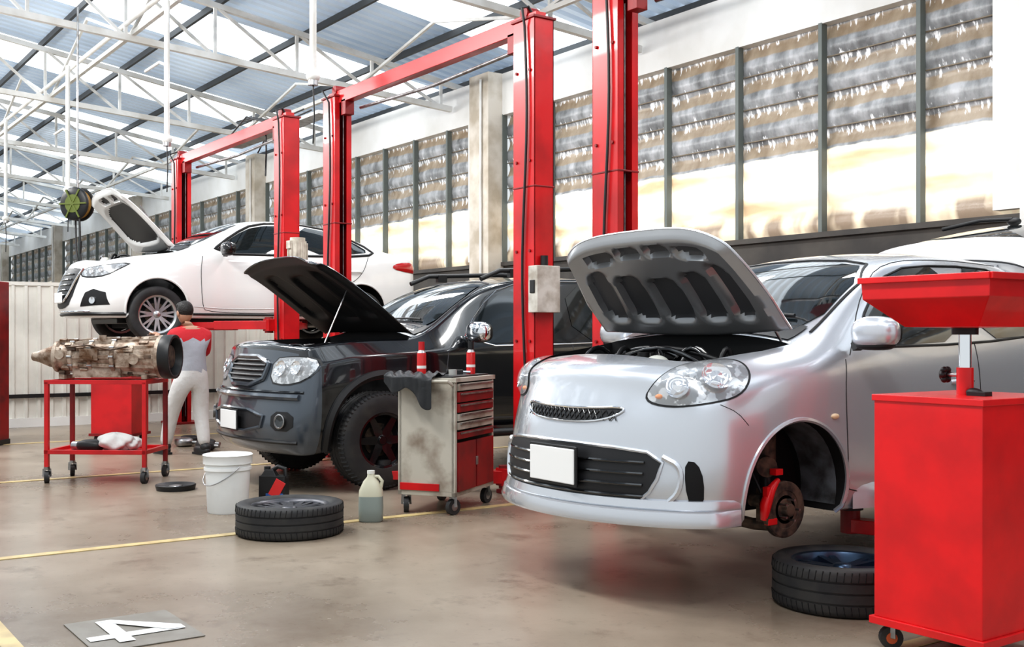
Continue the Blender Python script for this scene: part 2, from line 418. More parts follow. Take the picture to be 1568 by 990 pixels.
for P in ([(1.30,.985),(1.52,1.22),(1.78,1.395),(2.26,1.435),(2.85,1.42),(3.12,1.22),(3.0,1.05),(2.28,1.0)],):
    c.line(mb,P,blk,.007,closed=True,rnd=1,off=.003)
c.line(mb,[(1.20,.93),(1.16,.75),(1.18,.35),(1.22,.27),(2.2,.27),(2.28,.4),(2.30,1.0)],blk,.003,rnd=2)
c.line(mb,[(2.30,.5),(2.32,.27),(2.85,.30),(2.98,.6),(3.02,.95)],blk,.003,rnd=2)
c.line(mb,[(1.24,.95),(1.5,1.27),(1.78,1.44),(2.3,1.47),(2.9,1.455)],blk,.003,rnd=2)
c.line(mb,[(-.66,1.06),(-.60,1.41),(-.3,1.462),(.3,1.462),(.60,1.41),(.66,1.06)],blk,.008,rnd=1,mirror=False,o=(0,.95,0),d=(0,1,0),off=.002)
c.line(mb,[(.40,.735),(.47,.70),(.52,.64)],blk,.002,rnd=1)
mb.obj('seams_and_gaskets',c.e)
mb=MB()
g1=[(-.34,.715),(-.30,.665),(-.17,.635),(.19,.635),(.34,.665),(.40,.715),(.19,.70),(-.13,.70)]
c.decal(mb,g1,mesh_m,mirror=False,rnd=2,**FR); c.line(mb,g1,chrome,.006,closed=True,mirror=False,rnd=2,off=.006,**FR)
g2=[(-.58,.51),(-.57,.36),(-.46,.275),(.48,.275),(.57,.36),(.60,.51),(.3,.54),(-.3,.54)]
c.decal(mb,g2,mesh_m,mirror=False,rnd=1,**FR); c.line(mb,g2,silver,.009,closed=True,mirror=False,rnd=1,off=.003,**FR)
g3=[(.675,.485),(.715,.48),(.738,.40),(.728,.29),(.69,.28),(.68,.38)]
c.decal(mb,g3,dark,rnd=1,off=.006,**FR)
c.line(mb,[(.61,.29),(.665,.35),(.665,.46),(.59,.50)],silver,.014,rnd=2,off=.004,**FR)
for z in (.32,.37,.42,.47): c.line(mb,[(-.52,z),(.52,z)],blkg,.007,mirror=False,off=.01,rnd=0,**FR)
for i in range(-8,11):
    x=i*.034
    c.line(mb,[(x-.017,.648),(x+.017,.694)],blkg,.0025,mirror=False,off=.007,rnd=0,**FR)
    c.line(mb,[(x+.017,.648),(x-.017,.694)],blkg,.0025,mirror=False,off=.007,rnd=0,**FR)
mb.obj('grilles',c.e)
mb=MB(); h,n=c.hit((.04,-1,.42),(0,1,0))
mb.box((.04,h.y-.02,.43),(.37,.012,.19),blk); mb.box((.04,h.y-.029,.43),(.345,.01,.165),plate); mb.obj('number_plate',c.e,bevel=.004)
mb=MB()
c.band(mb,[(.315,-.005),(.305,.025),(.27,.035),(.262,.028),(.255,.045),(.205,.06),(.190,.055),(.185,.02),(.185,-.12)],silver,1.0,-57,57,.27)
mb.obj('front_lip',c.e)
mb=MB()
for sx in(1,-1):
    P=[]
    for k in range(20):
        y=1.24+1.60*k/19; h,n=c.hit((2,y,.27),(-1,0,0)); e_=min(1,min(k,19-k)/2)
        P.append([V((sx*(h.x-.01),y,.34)),V((sx*(h.x+.025*e_),y,.31)),V((sx*(h.x+.04*e_),y,.25)),V((sx*(h.x+.035*e_),y,.20)),V((sx*(h.x-.08),y,.19))])
    mb.grid(P,silver)
mb.obj('side_skirts',c.e)
mb=MB(); D=V((-.66,.74,-.20)).normalized(); O=V((.64,.36,.835))-D*1.5
hl=[(-.24,-.085),(-.19,.0),(-.08,.085),(.08,.12),(.19,.115),(.235,.04),(.19,-.06),(.05,-.105),(-.12,-.12)]
c.decal(mb,[(a*1.05,b*1.07) for a,b in hl],blk,o=O,d=D,off=.003,rings=5)
c.decal(mb,hl,refl,o=O,d=D,off=.006,rings=6)
c.decal(mb,hl,glassc,o=O,d=D,off=.008,bulge=.04,rings=8)
def onlens(x,y): 
    r=D.cross(V((0,0,1))).normalized(); up=r.cross(D); h,n=c.hit(O+r*x+up*y,D); return h,n
for (x,y,r) in ((-.08,-.03,.055),(.08,.015,.07)):
    h,n=onlens(x,y)
    for sx in (1,-1):
        hh=V((h.x*sx,h.y,h.z)); nn=V((n.x*sx,n.y,n.z))
        mb.lathe([(r,.03),(r*.8,.012),(r*.45,.006),(r*.4,.03),(0,.036)],hh,nn,chrome,n=24)
h,n=onlens(-.17,-.07)
for sx in(1,-1): mb.ell((h.x*sx,h.y,h.z),(.020,.020,.013),amber)
mb.obj('headlights',c.e)
mirror(c.e,.92,1.23,1.06,silver)
mb=MB(); 
for y in (2.12,2.86):
    h,n=c.hit((2,y,.80),(-1,0,0))
    for sx in(-1,1): mb.tube([(sx*h.x,y-.09,.80),(sx*(h.x+.035),y-.05,.805),(sx*(h.x+.035),y+.05,.805),(sx*h.x,y+.09,.80)],.013,silver)
h,n=c.hit((2,1.08,.62),(-1,0,0)); 
for sx in(-1,1): mb.ell((sx*h.x,1.08,.66),(.012,.028,.014),M('indicator',(.75,.55,.35),.2,0,.6))
mb.obj('door_handles',c.e)
engine(c.e,.66,.62,.58,.66)
mb=MB()
for sx in(1,-1):
    X=lambda x,y,z:(x*sx,y,z)
    mb.lathe([(.05,.02),(.135,.02),(.135,-.005),(.05,-.005)],X(.70,.86,.22),(sx,0,0),rust,n=40,closed=True)
    mb.lathe([(.128,.022),(.09,.024),(.088,.02)],X(.70,.86,.22),(sx,0,0),rust,n=40)
    mb.lathe([(0,.055),(.03,.055),(.034,.02),(.07,.02),(.075,-.0)],X(.70,.86,.22),(sx,0,0),rust,n=24)
    for i in range(5):
        t=i*2*math.pi/5; mb.cyl(X(.72,.86+.05*math.cos(t),.22+.05*math.sin(t)),X(.765,.86+.05*math.cos(t),.22+.05*math.sin(t)),.006,steel,n=8)
    mb.tube([X(.70,.83,.36),X(.71,.77,.32),X(.71,.735,.25),X(.70,.735,.18)],[.014,.024,.028,.018],red_br,10); mb.cyl(X(.60,.76,.26),X(.67,.76,.26),.03,rust)
    mb.box(X(.71,.75,.31),(.03,.04,.05),red_br); mb.box(X(.71,.77,.17),(.03,.06,.03),red_br); mb.box(X(.70,.82,.40),(.04,.05,.03),red_br)
    mb.cyl(X(.60,.86,.25),X(.54,.90,.70),.028,blk); mb.cyl(X(.57,.88,.42),X(.55,.895,.62),.055,rust,r2=.06); mb.cyl(X(.66,.80,.42),X(.60,.84,.42),.05,rust)
    mb.tube([X(.68,.86,.14),X(.5,.88,.12),X(.3,.91,.12)],.03,rust); mb.tube([X(.62,.96,.20),X(.4,1.0,.2),X(.2,1.0,.22)],.012,rust)
    mb.box(X(.62,.86,.23),(.08,.10,.16),rust)
    mb.tube([X(.66,.76,.3),X(.6,.74,.42),X(.52,.80,.5)],.008,blk)
mb.obj('front_hubs',c.e,bevel=.004)
mb=MB()
for sx in(1,-1): wheel(mb,(.73*sx,3.2,.26),.29,.19,.175,6,sx,blkg)
mb.obj('rear_wheels',c.e)
mb=MB()
for sx in(1,-1):
    mb.grid([[(sx*x,.84+.34*math.cos(math.radians(a)),.31+.34*math.sin(math.radians(a))) for a in range(-15,196,10)] for x in (.54,.6,.66,.72,.76)],M('liner_grey',(.16,.18,.20),.5,0,.2,col2=(.04,.04,.04),nscale=9))
mb.obj('wheel_liners',c.e)
mb=MB()
def tg(a,t):
    x=a*(.62+.08*math.sin(math.pi*min(1,t*.9))); y=3.14+t*.98; z=1.49+.33*t+.05*math.sin(math.pi*t)-.05*a*a*(1+.3*t)
    return V((x,y,z))
N=24
mb.grid([[tg(-1+2*i/N,j/24) for i in range(N+1)] for j in range(25)],white)
mb.grid([[tg(-1+2*i/N,j/16)-V((0,0,.07)) for i in range(N+1)] for j in range(17)],hoodin,flip=True)
for e_ in (-1,1):
    mb.grid([[tg(e_,j/16)-V((0,0,q)) for j in range(17)] for q in (0,.07)],white)
mb.grid([[tg(-1+2*i/N,0)-V((0,0,q)) for i in range(N+1)] for q in(0,.07)],white); mb.grid([[tg(-1+2*i/N,1)-V((0,0,q)) for i in range(N+1)] for q in(0,.07)],white)
mb.grid([[tg(-.84+1.68*i/N,.34+.50*j/8)+V((0,0,.008)) for i in range(N+1)] for j in range(9)],glass)
sp=[]
for i in range(25):
    a=-1+2*i/24; k=.85*(1-abs(a)**8*.35)
    b0=tg(a*.99,.0)-V((0,0,.03)); b1=tg(a*.99,.22)
    sp.append([b0,b0+V((0,-.04,.07*k)),b0+V((0,-.03,.13*k)),b0+V((0,.02,.155*k)),b1+V((0,-.02,.10*k)),b1+V((0,.02,.07*k)),b1])
mb.grid(sp,white); mb.poly(sp[0],white); mb.poly(sp[-1],white)
mb.tube([q[1]+V((0,-.012,-.0)) for q in sp],.006,blk,6)
mb.tube([tg(0,.86)+V((0,0,.05)),tg(-.3,.80)+V((0,0,.07)),tg(-.65,.72)+V((0,0,.06))],.014,blk); mb.ell(tg(0,.88)+V((0,0,.03)),(.05,.04,.03),blk)
for sx in(-1,1): mb.cyl((sx*.6,3.3,1.25),tg(sx*.95,.55)-V((0,0,.05)),.012,blk); mb.beam((sx*.4,3.1,1.45),(sx*.4,3.2,1.50),.05,.04,silver)
mb.obj('tailgate',c.e)
c.finish()
mb=MB(); mb.cyl((.6,.98,1.0),c.hoodT@V((.58,.55,.96)),.007,steel); mb.obj('hood_stay',c.e)
# ================================================================ BLACK SUV
S=[st(-.07,(.76,.30),(.86,.42),(.89,.66),(.85,.97),(.77,1.11),1.15,1.16,[.08,-.02,-.02,.11,.15]),
   st(.10,(.84,.30),(.92,.44),(.935,.70),(.90,1.01),(.82,1.16),1.20,1.21),
   st(.5,(.84,.36),(.92,.50),(.935,.76),(.905,1.07),(.82,1.20),1.24,1.25),
   st(.95,(.84,.38),(.91,.52),(.93,.78),(.90,1.09),(.81,1.21),1.25,1.26),
   st(1.28,(.84,.38),(.90,.52),(.92,.78),(.90,1.11),(.78,1.22),1.26,1.265),
   st(1.62,(.84,.38),(.90,.52),(.92,.78),(.89,1.12),(.72,1.49),1.53,1.54),
   st(2.05,(.84,.38),(.90,.52),(.92,.78),(.88,1.13),(.66,1.73),1.76,1.77),
   st(2.8,(.84,.38),(.90,.52),(.92,.78),(.88,1.14),(.65,1.77),1.80,1.81),
   st(3.7,(.84,.38),(.90,.52),(.92,.78),(.88,1.14),(.65,1.75),1.78,1.79),
   st(4.4,(.83,.4),(.89,.54),(.91,.8),(.86,1.14),(.66,1.68),1.71,1.72),
   st(4.66,(.80,.45),(.86,.56),(.88,.8),(.84,1.1),(.7,1.3),1.31,1.31),
   st(4.76,(.74,.48),(.80,.6),(.82,.8),(.78,1.02),(.68,1.14),1.15,1.15)]
def cm(i,j): return 1 if (i<=0 and j<=4) or (i==-1) else 0
c=Car('black_suv_car',(-8.8,3.42,0),S,4.76,.9,.17,.12,[blkpaint,slate],cm,crease=(.55,.75))
pk=[(-.6,.45,.18,.28),(0,.5,.25,.28),(.6,.45,.18,.28)]
c.hood(.14,1.24,.76,.81,.06,38,blkpaint,blk,.7,pk,fp=5)
c.cowl(1.26,.72,1.25)
c.wheelwell(.83,.42,.475,.55); c.wheelwell(3.7,.41,.455,.55)
mb=MB(); c.arch(mb,.83,.44,.495,blk,.038,-25,205); c.arch(mb,3.7,.42,.46,blk,.035,-25,205); mb.obj('fender_flares',c.e)
mb=MB()
c.decal(mb,[(1.60,1.17),(1.82,1.42),(2.15,1.66),(2.72,1.71),(2.74,1.19)],glass,rnd=1)
c.decal(mb,[(2.82,1.2),(2.81,1.71),(3.55,1.70),(3.56,1.2)],glass,rnd=1)
c.decal(mb,[(3.66,1.22),(3.65,1.69),(4.2,1.65),(4.35,1.24)],glass,rnd=1)
c.decal(mb,[(-.70,1.28),(-.62,1.67),(-.3,1.715),(.3,1.715),(.62,1.67),(.70,1.28),(.3,1.27),(-.3,1.27)],glass,o=(0,1.1,0),d=(0,1,0),mirror=False,rnd=1,rings=12,off=.006)
mb.obj('windows',c.e)
mb=MB()
gg=M('seam_grey',(.05,.05,.055),.5)
c.line(mb,[(1.45,1.1),(1.42,.9),(1.44,.55),(2.7,.52),(2.78,.6),(2.78,1.18)],gg,.004,rnd=2)
c.line(mb,[(1.58,1.15),(1.82,1.46),(2.15,1.70),(2.78,1.745),(3.6,1.735),(4.25,1.68),(4.42,1.22),(3.0,1.17)],chrome,.005,rnd=1,closed=True,off=.002)
c.line(mb,[(-.72,1.27),(-.64,1.69),(-.3,1.735),(.3,1.735),(.64,1.69),(.72,1.27)],gg,.008,rnd=1,mirror=False,o=(0,1.1,0),d=(0,1,0))
mb.obj('seams',c.e)
mb=MB()
g=[(-.40,1.07),(-.36,.84),(.36,.84),(.40,1.07)]
c.decal(mb,g,mesh_m,mirror=False,rnd=1,**FR); c.line(mb,g,slate,.020,closed=True,mirror=False,rnd=1,off=.01,**FR)
for z in(.88,.92,.96,1.0,1.04): c.line(mb,[(-.35,z),(.35,z)],M('grille_bar',(.05,.052,.056),.4,.5),.010,mirror=False,off=.012,rnd=0,**FR)
g=[(-.52,.65),(-.46,.48),(.46,.48),(.52,.65)]
c.decal(mb,g,mesh_m,mirror=False,rnd=1,**FR); c.line(mb,g,slate,.014,closed=True,mirror=False,rnd=1,off=.006,**FR)
c.decal(mb,[(.60,.50),(.60,.65),(.82,.65),(.82,.50)],blk,rnd=1,**FR)
for sx in(1,-1):
    h,n=c.hit((.71*sx,-1,.575),(0,1,0)); mb.lathe([(.055,.0),(.058,.02),(.05,.024),(.045,.012)],h,n,steel,n=24); mb.lathe([(.046,.014),(.0,.010)],h,n,glass,n=24)
c.line(mb,[(-.86,.80),(.86,.80)],blkg,.012,mirror=False,rnd=0,**FR); c.line(mb,[(-.82,.41),(.82,.41)],blk,.016,mirror=False,rnd=0,**FR)
c.line(mb,[(-.84,.76),(.84,.76)],slate,.024,mirror=False,rnd=0,off=.014,**FR)
mb.obj('grilles',c.e)
mb=MB(); h,n=c.hit((-.05,-1,.56),(0,1,0))
mb.box((.0,h.y-.035,.56),(.36,.014,.17),blk); mb.box((.0,h.y-.045,.56),(.34,.01,.15),plate); mb.obj('number_plate',c.e,bevel=.004)
mb=MB(); D=V((-.40,.915,0)).normalized(); O=V((.69,.15,.975))-D*1.5
hl=[(-.24,-.10),(-.24,.08),(.02,.10),(.20,.09),(.24,.02),(.16,-.08),(-.03,-.12)]
c.decal(mb,[(a*1.08,b*1.1) for a,b in hl],blk,o=O,d=D,off=.003,rings=5,rnd=1)
c.decal(mb,hl,refl,o=O,d=D,off=.006,rings=6,rnd=1); c.decal(mb,hl,glassc,o=O,d=D,off=.01,bulge=.02,rings=6,rnd=1)
for (x,y,r) in ((-.12,0,.065),(.06,0.01,.055)):
    h,n=onlens(x,y)
    for sx in(1,-1): mb.lathe([(r,.03),(r*.8,.012),(r*.45,.006),(r*.4,.03),(0,.036)],(h.x*sx,h.y,h.z),(n.x*sx,n.y,n.z),chrome,n=24)
mb.obj('headlights',c.e)
mirror(c.e,1.0,1.66,1.27,blkpaint,chrome,1.15)
mb=MB()
for sx in(1,-1):
    mb.tube([(sx*.62,1.95,1.74),(sx*.62,2.15,1.82),(sx*.62,3.0,1.86),(sx*.62,4.0,1.83),(sx*.62,4.35,1.74)],.022,blk)
    for y in(2.3,3.2,4.0): mb.box((sx*.62,y,1.80),(.05,.1,.07),blk)
mb.obj('roof_rails',c.e)
engine(c.e,.72,.80,.62,.95)
mb=MB()
for sx in(1,-1):
    for y in(.83,3.7): wheel(mb,(.81*sx,y,.402),.39,.215,.27,6,sx,blkg,split=False,lug=.008)
mb.obj('wheels',c.e)
mb=MB(); mb.tube([(.74,1.25,.42),(.98,1.4,.42),(.98,3.1,.42),(.74,3.25,.42)],.035,blk)
mb.tube([(-.74,1.25,.42),(-.98,1.4,.42),(-.98,3.1,.42),(-.74,3.25,.42)],.035,blk); mb.obj('side_steps',c.e)
c.finish()
mb=MB(); mb.cyl((.60,.45,1.16),c.hoodT@V((.55,.60,1.22)),.007,steel); mb.obj('hood_stay',c.e)
# ================================================================ WHITE SEDAN
S=[st(0,(.62,.20),(.72,.32),(.74,.48),(.68,.66),(.55,.76),.79,.80,[.05,-.02,0,.05,.12]),
   st(.15,(.76,.19),(.82,.32),(.83,.5),(.79,.72),(.64,.84),.87,.87),
   st(.5,(.80,.19),(.86,.32),(.87,.56),(.83,.80),(.70,.90),.93,.93),
   st(.95,(.81,.19),(.86,.32),(.875,.58),(.84,.86),(.72,.95),.98,.985),
   st(1.25,(.81,.19),(.86,.32),(.87,.58),(.845,.89),(.73,.98),1.01,1.02),
   st(1.62,(.81,.19),(.86,.32),(.87,.58),(.84,.92),(.65,1.21),1.25,1.26),
   st(2.05,(.81,.19),(.86,.32),(.87,.58),(.84,.94),(.58,1.39),1.43,1.44),
   st(2.6,(.81,.19),(.86,.32),(.87,.58),(.84,.955),(.57,1.42),1.46,1.47),
   st(3.15,(.81,.19),(.86,.32),(.87,.58),(.84,.97),(.57,1.36),1.40,1.41),
   st(3.65,(.80,.2),(.85,.33),(.865,.6),(.83,1.0),(.62,1.19),1.21,1.215),
   st(3.98,(.79,.21),(.84,.34),(.86,.62),(.815,1.01),(.68,1.07),1.09,1.09),
   st(4.38,(.76,.25),(.82,.38),(.83,.64),(.78,.98),(.67,1.05),1.06,1.06),
   st(4.5,(.68,.3),(.75,.42),(.77,.62),(.73,.84),(.62,.95),.96,.96)]
c=Car('white_sedan_car',(-13.7,3.1,1.25),S,4.5,.86,.36,.2,[white])
pk=[(0,.52,.80,.30),(-.3,.13,.2,.05),(.3,.13,.2,.05)]
c.hood(.22,1.2,.64,.71,.12,54,white,white,.52,pk,mat_pk=blk,fp=4)
c.cowl(1.22,.64,1.0)
c.wheelwell(.88,.30,.36); c.wheelwell(3.5,.30,.355)
mb=MB(); c.arch(mb,.88,.30,.36,white,.014); c.arch(mb,3.5,.30,.355,white,.012); mb.obj('fender_lips',c.e)
mb=MB()
c.decal(mb,[(1.55,.98),(1.85,1.20),(2.15,1.34),(2.62,1.375),(2.64,1.0)],glass,rnd=1)
c.decal(mb,[(2.71,1.0),(2.70,1.375),(3.2,1.31),(3.62,1.12),(3.6,1.04)],glass,rnd=1)
c.decal(mb,[(-.65,1.06),(-.56,1.34),(-.3,1.385),(.3,1.385),(.56,1.34),(.65,1.06),(.3,1.045),(-.3,1.045)],glass,o=(0,1.1,0),d=(0,1,0),mirror=False,rnd=1,rings=12,off=.006)
mb.obj('windows',c.e)
mb=MB()
c.line(mb,[(1.50,.965),(1.85,1.22),(2.15,1.37),(2.66,1.405),(3.22,1.335),(3.75,1.08),(3.6,1.01),(2.7,.98)],blk,.018,closed=True,rnd=1,off=.0)
c.line(mb,[(1.42,.93),(1.38,.75),(1.40,.35),(1.46,.26),(2.6,.26),(2.66,.4),(2.67,1.0)],blk,.004,rnd=2)
c.line(mb,[(2.70,.5),(2.74,.27),(3.1,.28),(3.25,.6),(3.5,.75),(3.62,1.0)],blk,.004,rnd=2)
c.line(mb,[(1.3,.24),(3.1,.24)],blk,.016,rnd=0)
c.line(mb,[(1.3,.33),(1.8,.30),(2.6,.33),(3.1,.40)],M('crease',(.6,.6,.6),.3,0,.5),.006,rnd=2)
mb.obj('seams',c.e)
mb=MB()
g=[(-.30,.78),(-.40,.70),(-.32,.36),(-.12,.30),(.12,.30),(.32,.36),(.40,.70),(.30,.78)]
c.decal(mb,g,mesh_m,mirror=False,rnd=1,**FR); c.line(mb,[(-.40,.76),(-.24,.40),(0,.37),(.24,.40),(.40,.76)],chrome,.014,mirror=False,rnd=2,off=.012,**FR)
for z in(.46,.52,.58,.64,.70): c.line(mb,[(-.24,z),(.24,z)],blkg,.008,mirror=False,off=.01,rnd=0,**FR)
c.decal(mb,[(.48,.32),(.54,.48),(.64,.52),(.76,.48),(.78,.34)],blk,rnd=0,**FR)
for sx in(1,-1):
    h,n=c.hit((.65*sx,-1,.39),(0,1,0)); mb.lathe([(.035,.0),(.04,.02),(.0,.014)],h,n,chrome,n=20)
c.line(mb,[(-.8,.235),(.8,.235)],blk,.022,mirror=False,rnd=0,**FR); c.line(mb,[(-.6,.27),(.6,.27)],chrome,.006,mirror=False,rnd=0,off=.01,**FR)
mb.obj('grilles',c.e)
mb=MB(); h,n=c.hit((0,-1,.42),(0,1,0)); mb.box((0,h.y-.03,.43),(.34,.012,.12),plate); mb.obj('number_plate',c.e,bevel=.004)
mb=MB(); D=V((-.6,.8,-.1)).normalized(); O=V((.66,.25,.735))-D*1.5
hl=[(-.28,-.05),(-.24,.03),(.02,.05),(.30,.10),(.22,.02),(.10,-.06),(-.1,-.075)]
c.decal(mb,[(a*1.08,b*1.2) for a,b in hl],blk,o=O,d=D,off=.003,rings=5,rnd=1)
c.decal(mb,hl,refl,o=O,d=D,off=.006,rings=6,rnd=1); c.decal(mb,hl,glassc,o=O,d=D,off=.01,bulge=.02,rings=6,rnd=1)
for (x,y,r) in ((-.10,-.01,.035),(.03,0.0,.03)):
    h,n=onlens(x,y)
    for sx in(1,-1): mb.lathe([(r,.02),(r*.6,.006),(0,.02)],(h.x*sx,h.y,h.z),(n.x*sx,n.y,n.z),chrome,n=20)
D2=V((-.9,-.45,0)).normalized(); O2=V((.80,4.2,.86))-D2*1.5
c.decal(mb,[(-.22,-.0),(-.2,.06),(.0,.10),(.2,.08),(.18,-.05),(0,-.04)],redlens,o=O2,d=D2,off=.008,bulge=.015,rings=5,rnd=1)
mb.obj('lamps',c.e)
mirror(c.e,.96,1.66,1.02,white,blkg)
mb=MB()
for y in (2.5,3.4):
    h,n=c.hit((2,y,.80),(-1,0,0))
    for sx in(-1,1): mb.tube([(sx*h.x,y-.1,.80),(sx*(h.x+.035),y-.05,.805),(sx*(h.x+.035),y+.05,.805),(sx*h.x,y+.1,.80)],.013,white)
mb.obj('door_handles',c.e)
engine(c.e,.70,.58,.6,.85)
mb=MB()
al=M('alloy',(.55,.56,.57),.25,.9)
for sx in(1,-1):
    for y in(.88,3.5): wheel(mb,(.76*sx,y,.235),.325,.215,.20,8,sx,al,split=True,tread=False,sw=.024)
mb.obj('wheels',c.e)
mb=MB(); mb.box((0,2.2,.16),(1.1,3.4,.06),blk); mb.tube([(.3,.8,.12),(.3,2.4,.12),(.35,4.3,.12)],.03,steel); mb.box((0,1.0,.14),(1.2,.5,.12),dark); mb.obj('underbody',c.e,bevel=.01)
c.finish()
mb=MB(); mb.cyl((.60,1.1,1.0),c.hoodT@V((.58,.55,.95)),.010,steel); mb.obj('hood_stay',c.e)
# ================================================================ LIFTS
def lift(x0,x1,Y,h,carz,xc,beam=True,box=False,wcar=.6,fwd=.85,motor=False):
    e=empty('two_post_car_lift',(0,0,0))
    for (x,sg) in ((x0,1),(x1,-1)):
        mb=MB(); W,D,t=.28,.19,.012; H=h
        mb.box((x-sg*(W/2-t/2),Y,H/2),(t,D,H),red); 
        for sy in(-1,1):
            mb.box((x,Y+sy*(D/2-t/2),H/2),(W,t,H),red)
            mb.box((x+sg*(W/2-t/2),Y+sy*(D/2-.03),H/2),(t,.05,H),red)
        mb.box((x,Y,H+.01),(W+.03,D+.03,.02),red_dk)
        mb.box((x-sg*.02,Y,.015),(.46,.42,.03),red_dk)
        mb.cyl((x-sg*.02,Y,.1),(x-sg*.02,Y,H-.2),.035,M('cylinder_steel',(.06,.06,.065),.3,.8)); mb.cyl((x+sg*.06,Y-.04,.1),(x+sg*.06,Y-.04,H-.1),.008,blk)
        mb.cyl((x+sg*.06,Y+.04,.1),(x+sg*.06,Y+.04,H-.1),.008,steel)
        for z in(.5,1.2,1.9,2.6,3.3):
            for q in(-.09,.09): mb.cyl((x+q,Y-D/2,z),(x+q,Y-D/2-.012,z),.012,red_dk,n=8)
        mb.box((x,Y,2.40),(W+.01,D+.01,.012),red_dk)
        pts=[(x+.03,Y,H+.02),(x,Y-.05,H+.12),(x-sg*.05,Y-D/2-.05,H+.08)]+[(x+.04+.03*math.sin(k*.55),Y-D/2-.02,H-.05-k*(H-1.0)/12) for k in range(13)]
        mb.tube(pts,.011,blk)
        mb.obj('post',e,bevel=.003)
        mb=MB(); cz=carz
        mb.box((x+sg*.03,Y,cz+.35),(.20,.13,.9),red_dk); mb.box((x+sg*.20,Y,cz+.0),(.16,.34,.14),red)
        for sy in(-1,1):
            a=V((x+sg*.22,Y+sy*.12,cz-.0)); b=V((xc-sg*wcar,Y+(-fwd if sy<0 else .8),cz))
            mid=a.lerp(b,.55)
            mb.beam(a,mid,.12,.10,red); mb.beam(mid,b,.09,.07,red)
            mb.cyl(a-V((0,0,.09)),a+V((0,0,.09)),.05,red_dk); mb.cyl(b-V((0,0,.04)),b+V((0,0,.08)),.05,red_dk); mb.cyl(b+V((0,0,.08)),b+V((0,0,.12)),.065,rub)
        mb.obj('carriage_and_arms',e,bevel=.004)
    if beam:
        mb=MB(); mb.beam((x0-.1,Y,h-.0),(x1+.1,Y,h-.0),.10,.13,red)
        for (x,sg) in ((x0,1),(x1,-1)):
            mb.box((x+sg*.24,Y,h-.12),(.10,.10,.16),red_dk); mb.cyl((x+sg*.05,Y-.06,h+.08),(x+sg*.05,Y+.06,h+.08),.05,red_dk)
        mb.tube([(x0+.3,Y+.12,h-.12),((x0+x1)/2,Y+.12,h-.16),(x1-.3,Y+.12,h-.12)],.018,steel)
        mb.obj('overhead_beam',e,bevel=.004)
    if box:
        mb=MB(); mb.box((x1+.17,Y-.02,1.60),(.12,.22,.36),M('control_box',(.60,.58,.53),.5,col2=(.35,.31,.26),nscale=8)); mb.cyl((x1+.17,Y-.02,1.78),(x1+.17,Y-.02,1.86),.03,blk)
        mb.box((x1+.17,Y-.135,1.62),(.06,.01,.1),blk); mb.obj('control_box',e,bevel=.012)
    if motor:
        mb=MB(); wm=M('motor_cream',(.62,.58,.50),.5,col2=(.4,.36,.3),nscale=10)
        mb.cyl((0,0,0),(0,0,.24),.10,wm,n=24); mb.cyl((0,0,.24),(0,0,.28),.085,wm,n=24); mb.box((0,0,-.15),(.16,.16,.3),blk)
        for i in range(12): 
            t=i*math.pi/6; mb.box((.105*math.cos(t),.105*math.sin(t),.12),(.02,.006,.2),wm,rz=t)
        mb.box((0,-.07,.20),(.1,.09,.09),wm); mb.obj('power_unit',e,bevel=.004,loc=(x1+.30,Y,2.05))
    return e
lift(-15.5,-11.84,5.13,3.70,1.36,-13.7,wcar=.55,motor=True)
lift(-10.54,-7.06,5.13,3.70,.12,-8.8,box=True,wcar=.85)
lift(-6.07,-2.5,5.13,3.70,.27,-4.3,fwd=.42)
